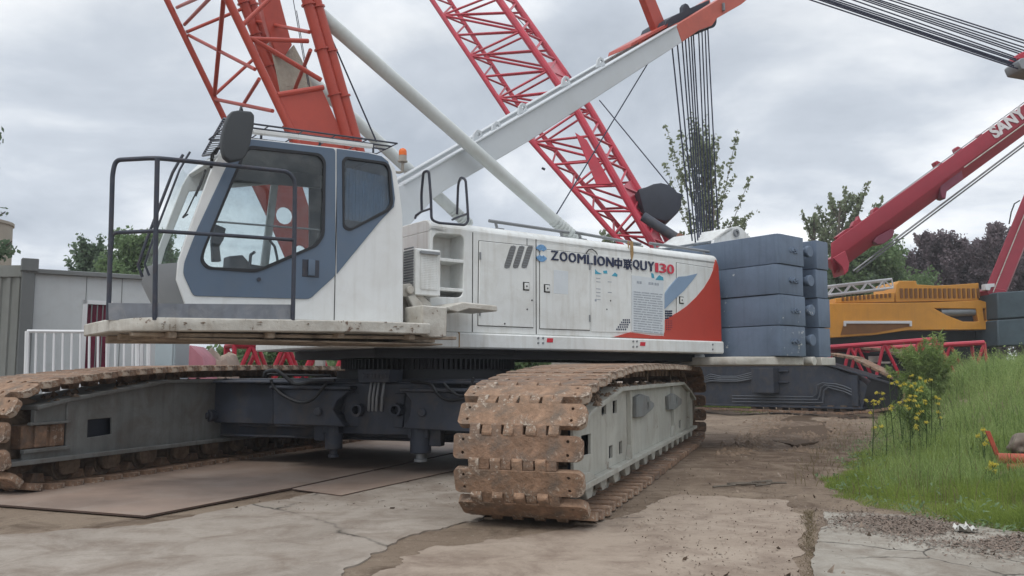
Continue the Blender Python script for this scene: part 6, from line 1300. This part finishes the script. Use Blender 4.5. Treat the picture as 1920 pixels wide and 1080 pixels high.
# ---- mustard plants
def mustard(u, D, hv, seed, label):
    rs_ = random.Random(seed); p = gp_(u, D); H_ = A(u, hv, D).z - p.z; root = thing('mustard_plant', p, label, 'flower', 'yellow flowering mustard plants'); st = MB(); heads = []
    top = p + Vector((rs_.gauss(0, .06), rs_.gauss(0, .06), H_)); st.path([p, p.lerp(top, .5) + Vector((rs_.gauss(0, .02), 0, 0)), top], .009, 5, .004); heads.append(top); lf = []
    for k in range(4):
        f = rs_.uniform(.35, .85); s = p.lerp(top, f); a = rs_.uniform(0, 6.28); L_ = H_ * rs_.uniform(.18, .42) * (1.15 - f * .5); e = s + Vector((math.cos(a) * L_ * .55, math.sin(a) * L_ * .55, L_ * .8)); st.path([s, s.lerp(e, .5) + Vector((math.cos(a), math.sin(a), 0)) * L_ * .08, e], .005, 4, .003); heads.append(e)
    r_ = np.random.RandomState(seed); n = 90; t = r_.rand(n) ** 1.3; C_ = np.array(p) + np.stack([r_.normal(size=n) * .09, r_.normal(size=n) * .09, t * H_ * .8], -1); s = .035 * r_.uniform(.5, 1.3, (n, 1)) * (1.1 - t[:, None] * .6); u_ = randunit(r_, n); v_ = np.cross(u_, randunit(r_, n)); 
    st.build('stem', M['stem'], root); leafmesh('foliage', C_, u_ * s * .5, v_ * s * 1.6, M['stem'], root)
    for h in heads:
        C2 = np.array(h) + r_.normal(size=(46, 3)) * np.array((.013, .013, .010)); u_ = randunit(r_, 46) * .0165; v_ = np.cross(u_, randunit(r_, 46)) * 1.1; leafmesh('flower_head', C2, u_, v_, M['petal'], root)
mp_ = [(1672, 13.2, 706, 'tallest mustard plant, nearest the rusty track end'), (1690, 13.0, 716, 'mustard plant in the thick of the yellow clump'), (1708, 13.4, 704, 'mustard plant with high heads at the middle of the clump'), (1722, 13.0, 724, 'mustard plant low in the middle right of the clump'), (1740, 13.3, 712, 'mustard plant at the right side of the yellow clump'), (1655, 12.6, 738, 'low mustard plant at the left side of the yellow clump'), (1700, 12.4, 750, 'short mustard plant in front of the yellow clump'), (1730, 12.2, 752, 'short mustard plant at the front right of the clump'), (1758, 13.6, 745, 'lone mustard plant just right of the clump'), (1628, 12.3, 752, 'lone pale mustard plant at the left end, by the dark crawler frame'), (1838, 10.9, 806, 'single mustard plant behind the upright red bar'), (1848, 9.4, 872, 'short whitish mustard plant in front of the red pipe')]
for k, q in enumerate(mp_): mustard(q[0], q[1], q[2], 80 + k, q[3])

# ---- boulder, red pipe, litter
def blob(name, c, r, mt, label, cat, seed, sq=(1, 1, .8)):
    bm = bmesh.new(); bmesh.ops.create_icosphere(bm, subdivisions=4, radius=1); r_ = np.random.RandomState(seed); ks = [(r_.normal(size=3) * s_, r_.rand() * 6.28, .16 / s_ ** .7) for s_ in (1, 1.4, 2, 2.6, 3.5, 5, 7)]
    for v in bm.verts:
        p = np.array(v.co); d = 1 + sum(a * math.sin(float(p @ k) + ph) for k, ph, a in ks); v.co = Vector((p[0] * r * d * sq[0], p[1] * r * d * sq[1], p[2] * r * d * sq[2]))
    me = bpy.data.meshes.new(name); bm.to_mesh(me); bm.free(); me.materials.append(mt)
    for p in me.polygons: p.use_smooth = True
    o = bpy.data.objects.new(name, me); COL.objects.link(o); o.location = c; return tag(o, label, cat)
p = A(1912, 836, 10.8); blob('boulder', p, .19, M['rock'], 'brown grey boulder resting by the red pipe at the right edge', 'rock', 3)
p = A(1935, 888, 10.5); blob('boulder', p, .17, M['rock'], 'small dark stone tucked under the red pipe', 'rock', 5, (1.3, 1, .6))
rp2 = thing('red_pipe', A(1900, 862, 10.6), 'rusty red pipe lying in the grass with a short upright bar', 'pipe'); mb = MB(); mb.tube(A(1870, 859, 10.6), A(1990, 862, 10.4), .062, 16); mb.tube(A(1888, 876, 10.55), A(1990, 874, 10.3), .045, 12); mb.build('pipe_body', M['redpipe'], rp2)
mb = MB(); b0_, b1_ = A(1871, 854, 10.6), A(1852, 808, 10.6); mb.add([b0_ + Vector(q) for q in ((-.03, 0, 0), (.03, 0, 0), (.03, .015, 0), (-.03, .015, 0))] + [b1_ + Vector(q) for q in ((-.03, 0, 0), (.03, 0, 0), (.03, .015, 0), (-.03, .015, 0))], [(0, 1, 2, 3), (7, 6, 5, 4), (0, 1, 5, 4), (1, 2, 6, 5), (2, 3, 7, 6), (3, 0, 4, 7)]); mb.build('upright_bar', M['redpipe'], rp2, bevel=.004)
def crumple(px, lab, seed, h=.05):
    r_ = np.random.RandomState(seed); n = 9; a = G(*px[0]); c = G(*px[1]); v = []; f = []
    for j in range(n):
        for i in range(n):
            x, y = i / (n - 1), j / (n - 1); bb = .35 + .65 * math.sin(math.pi * (.15 + .7 * x)); X_ = a.x + (c.x - a.x) * x + r_.normal() * .006; Y_ = a.y + (c.y - a.y) * .5 + (y - .5) * .16 * bb + r_.normal() * .006; v.append((X_, Y_, float(gz(X_, Y_)) + .03 + abs(r_.normal()) * h * .5))
    for j in range(n - 1):
        for i in range(n - 1): k = j * n + i; f.append((k, k + 1, k + 1 + n, k + n))
    mb = MB(); mb.add(v, f); tag(mb.build('litter', M['litter'], angle=180), lab, 'litter')
crumple(((1788, 1000), (1836, 1004)), 'crumpled white plastic scrap on the leaf litter', 2); crumple(((1822, 968), (1846, 966)), 'small white scrap at the edge of the grass', 3, .03)
mb = MB()
for k in range(9):
    g_ = G(1395 + rr.gauss(30, 28), 910 + rr.gauss(0, 7)); a = rr.uniform(-.4, .4); L_ = rr.uniform(.06, .16); mb.tube(g_ + Vector((-L_ * math.cos(a), -L_ * math.sin(a), .02)), g_ + Vector((L_ * math.cos(a), L_ * math.sin(a), .03)), .012, 5)
tag(mb.build('wood_scraps', M['bark']), 'scraps of broken wood lying on the dirt lane', 'scrap', kind='stuff')

# ---- thin overcast haze over the yard
hz_m = bpy.data.materials.new('haze'); hz_m.use_nodes = True; t = hz_m.node_tree; t.nodes.clear(); ho = nd(t, 'ShaderNodeOutputMaterial'); pv = nd(t, 'ShaderNodeVolumePrincipled'); pv.inputs['Density'].default_value = .0012; pv.inputs['Color'].default_value = (.95, .97, 1.0, 1); pv.inputs['Anisotropy'].default_value = .2; t.links.new(pv.outputs[0], ho.inputs['Volume'])
mb = MB(); mb.box(-305, 305, -65, 405, -1.3, 24); tag(mb.build('haze', hz_m), 'thin pale haze hanging over the whole yard', 'haze', kind='stuff')
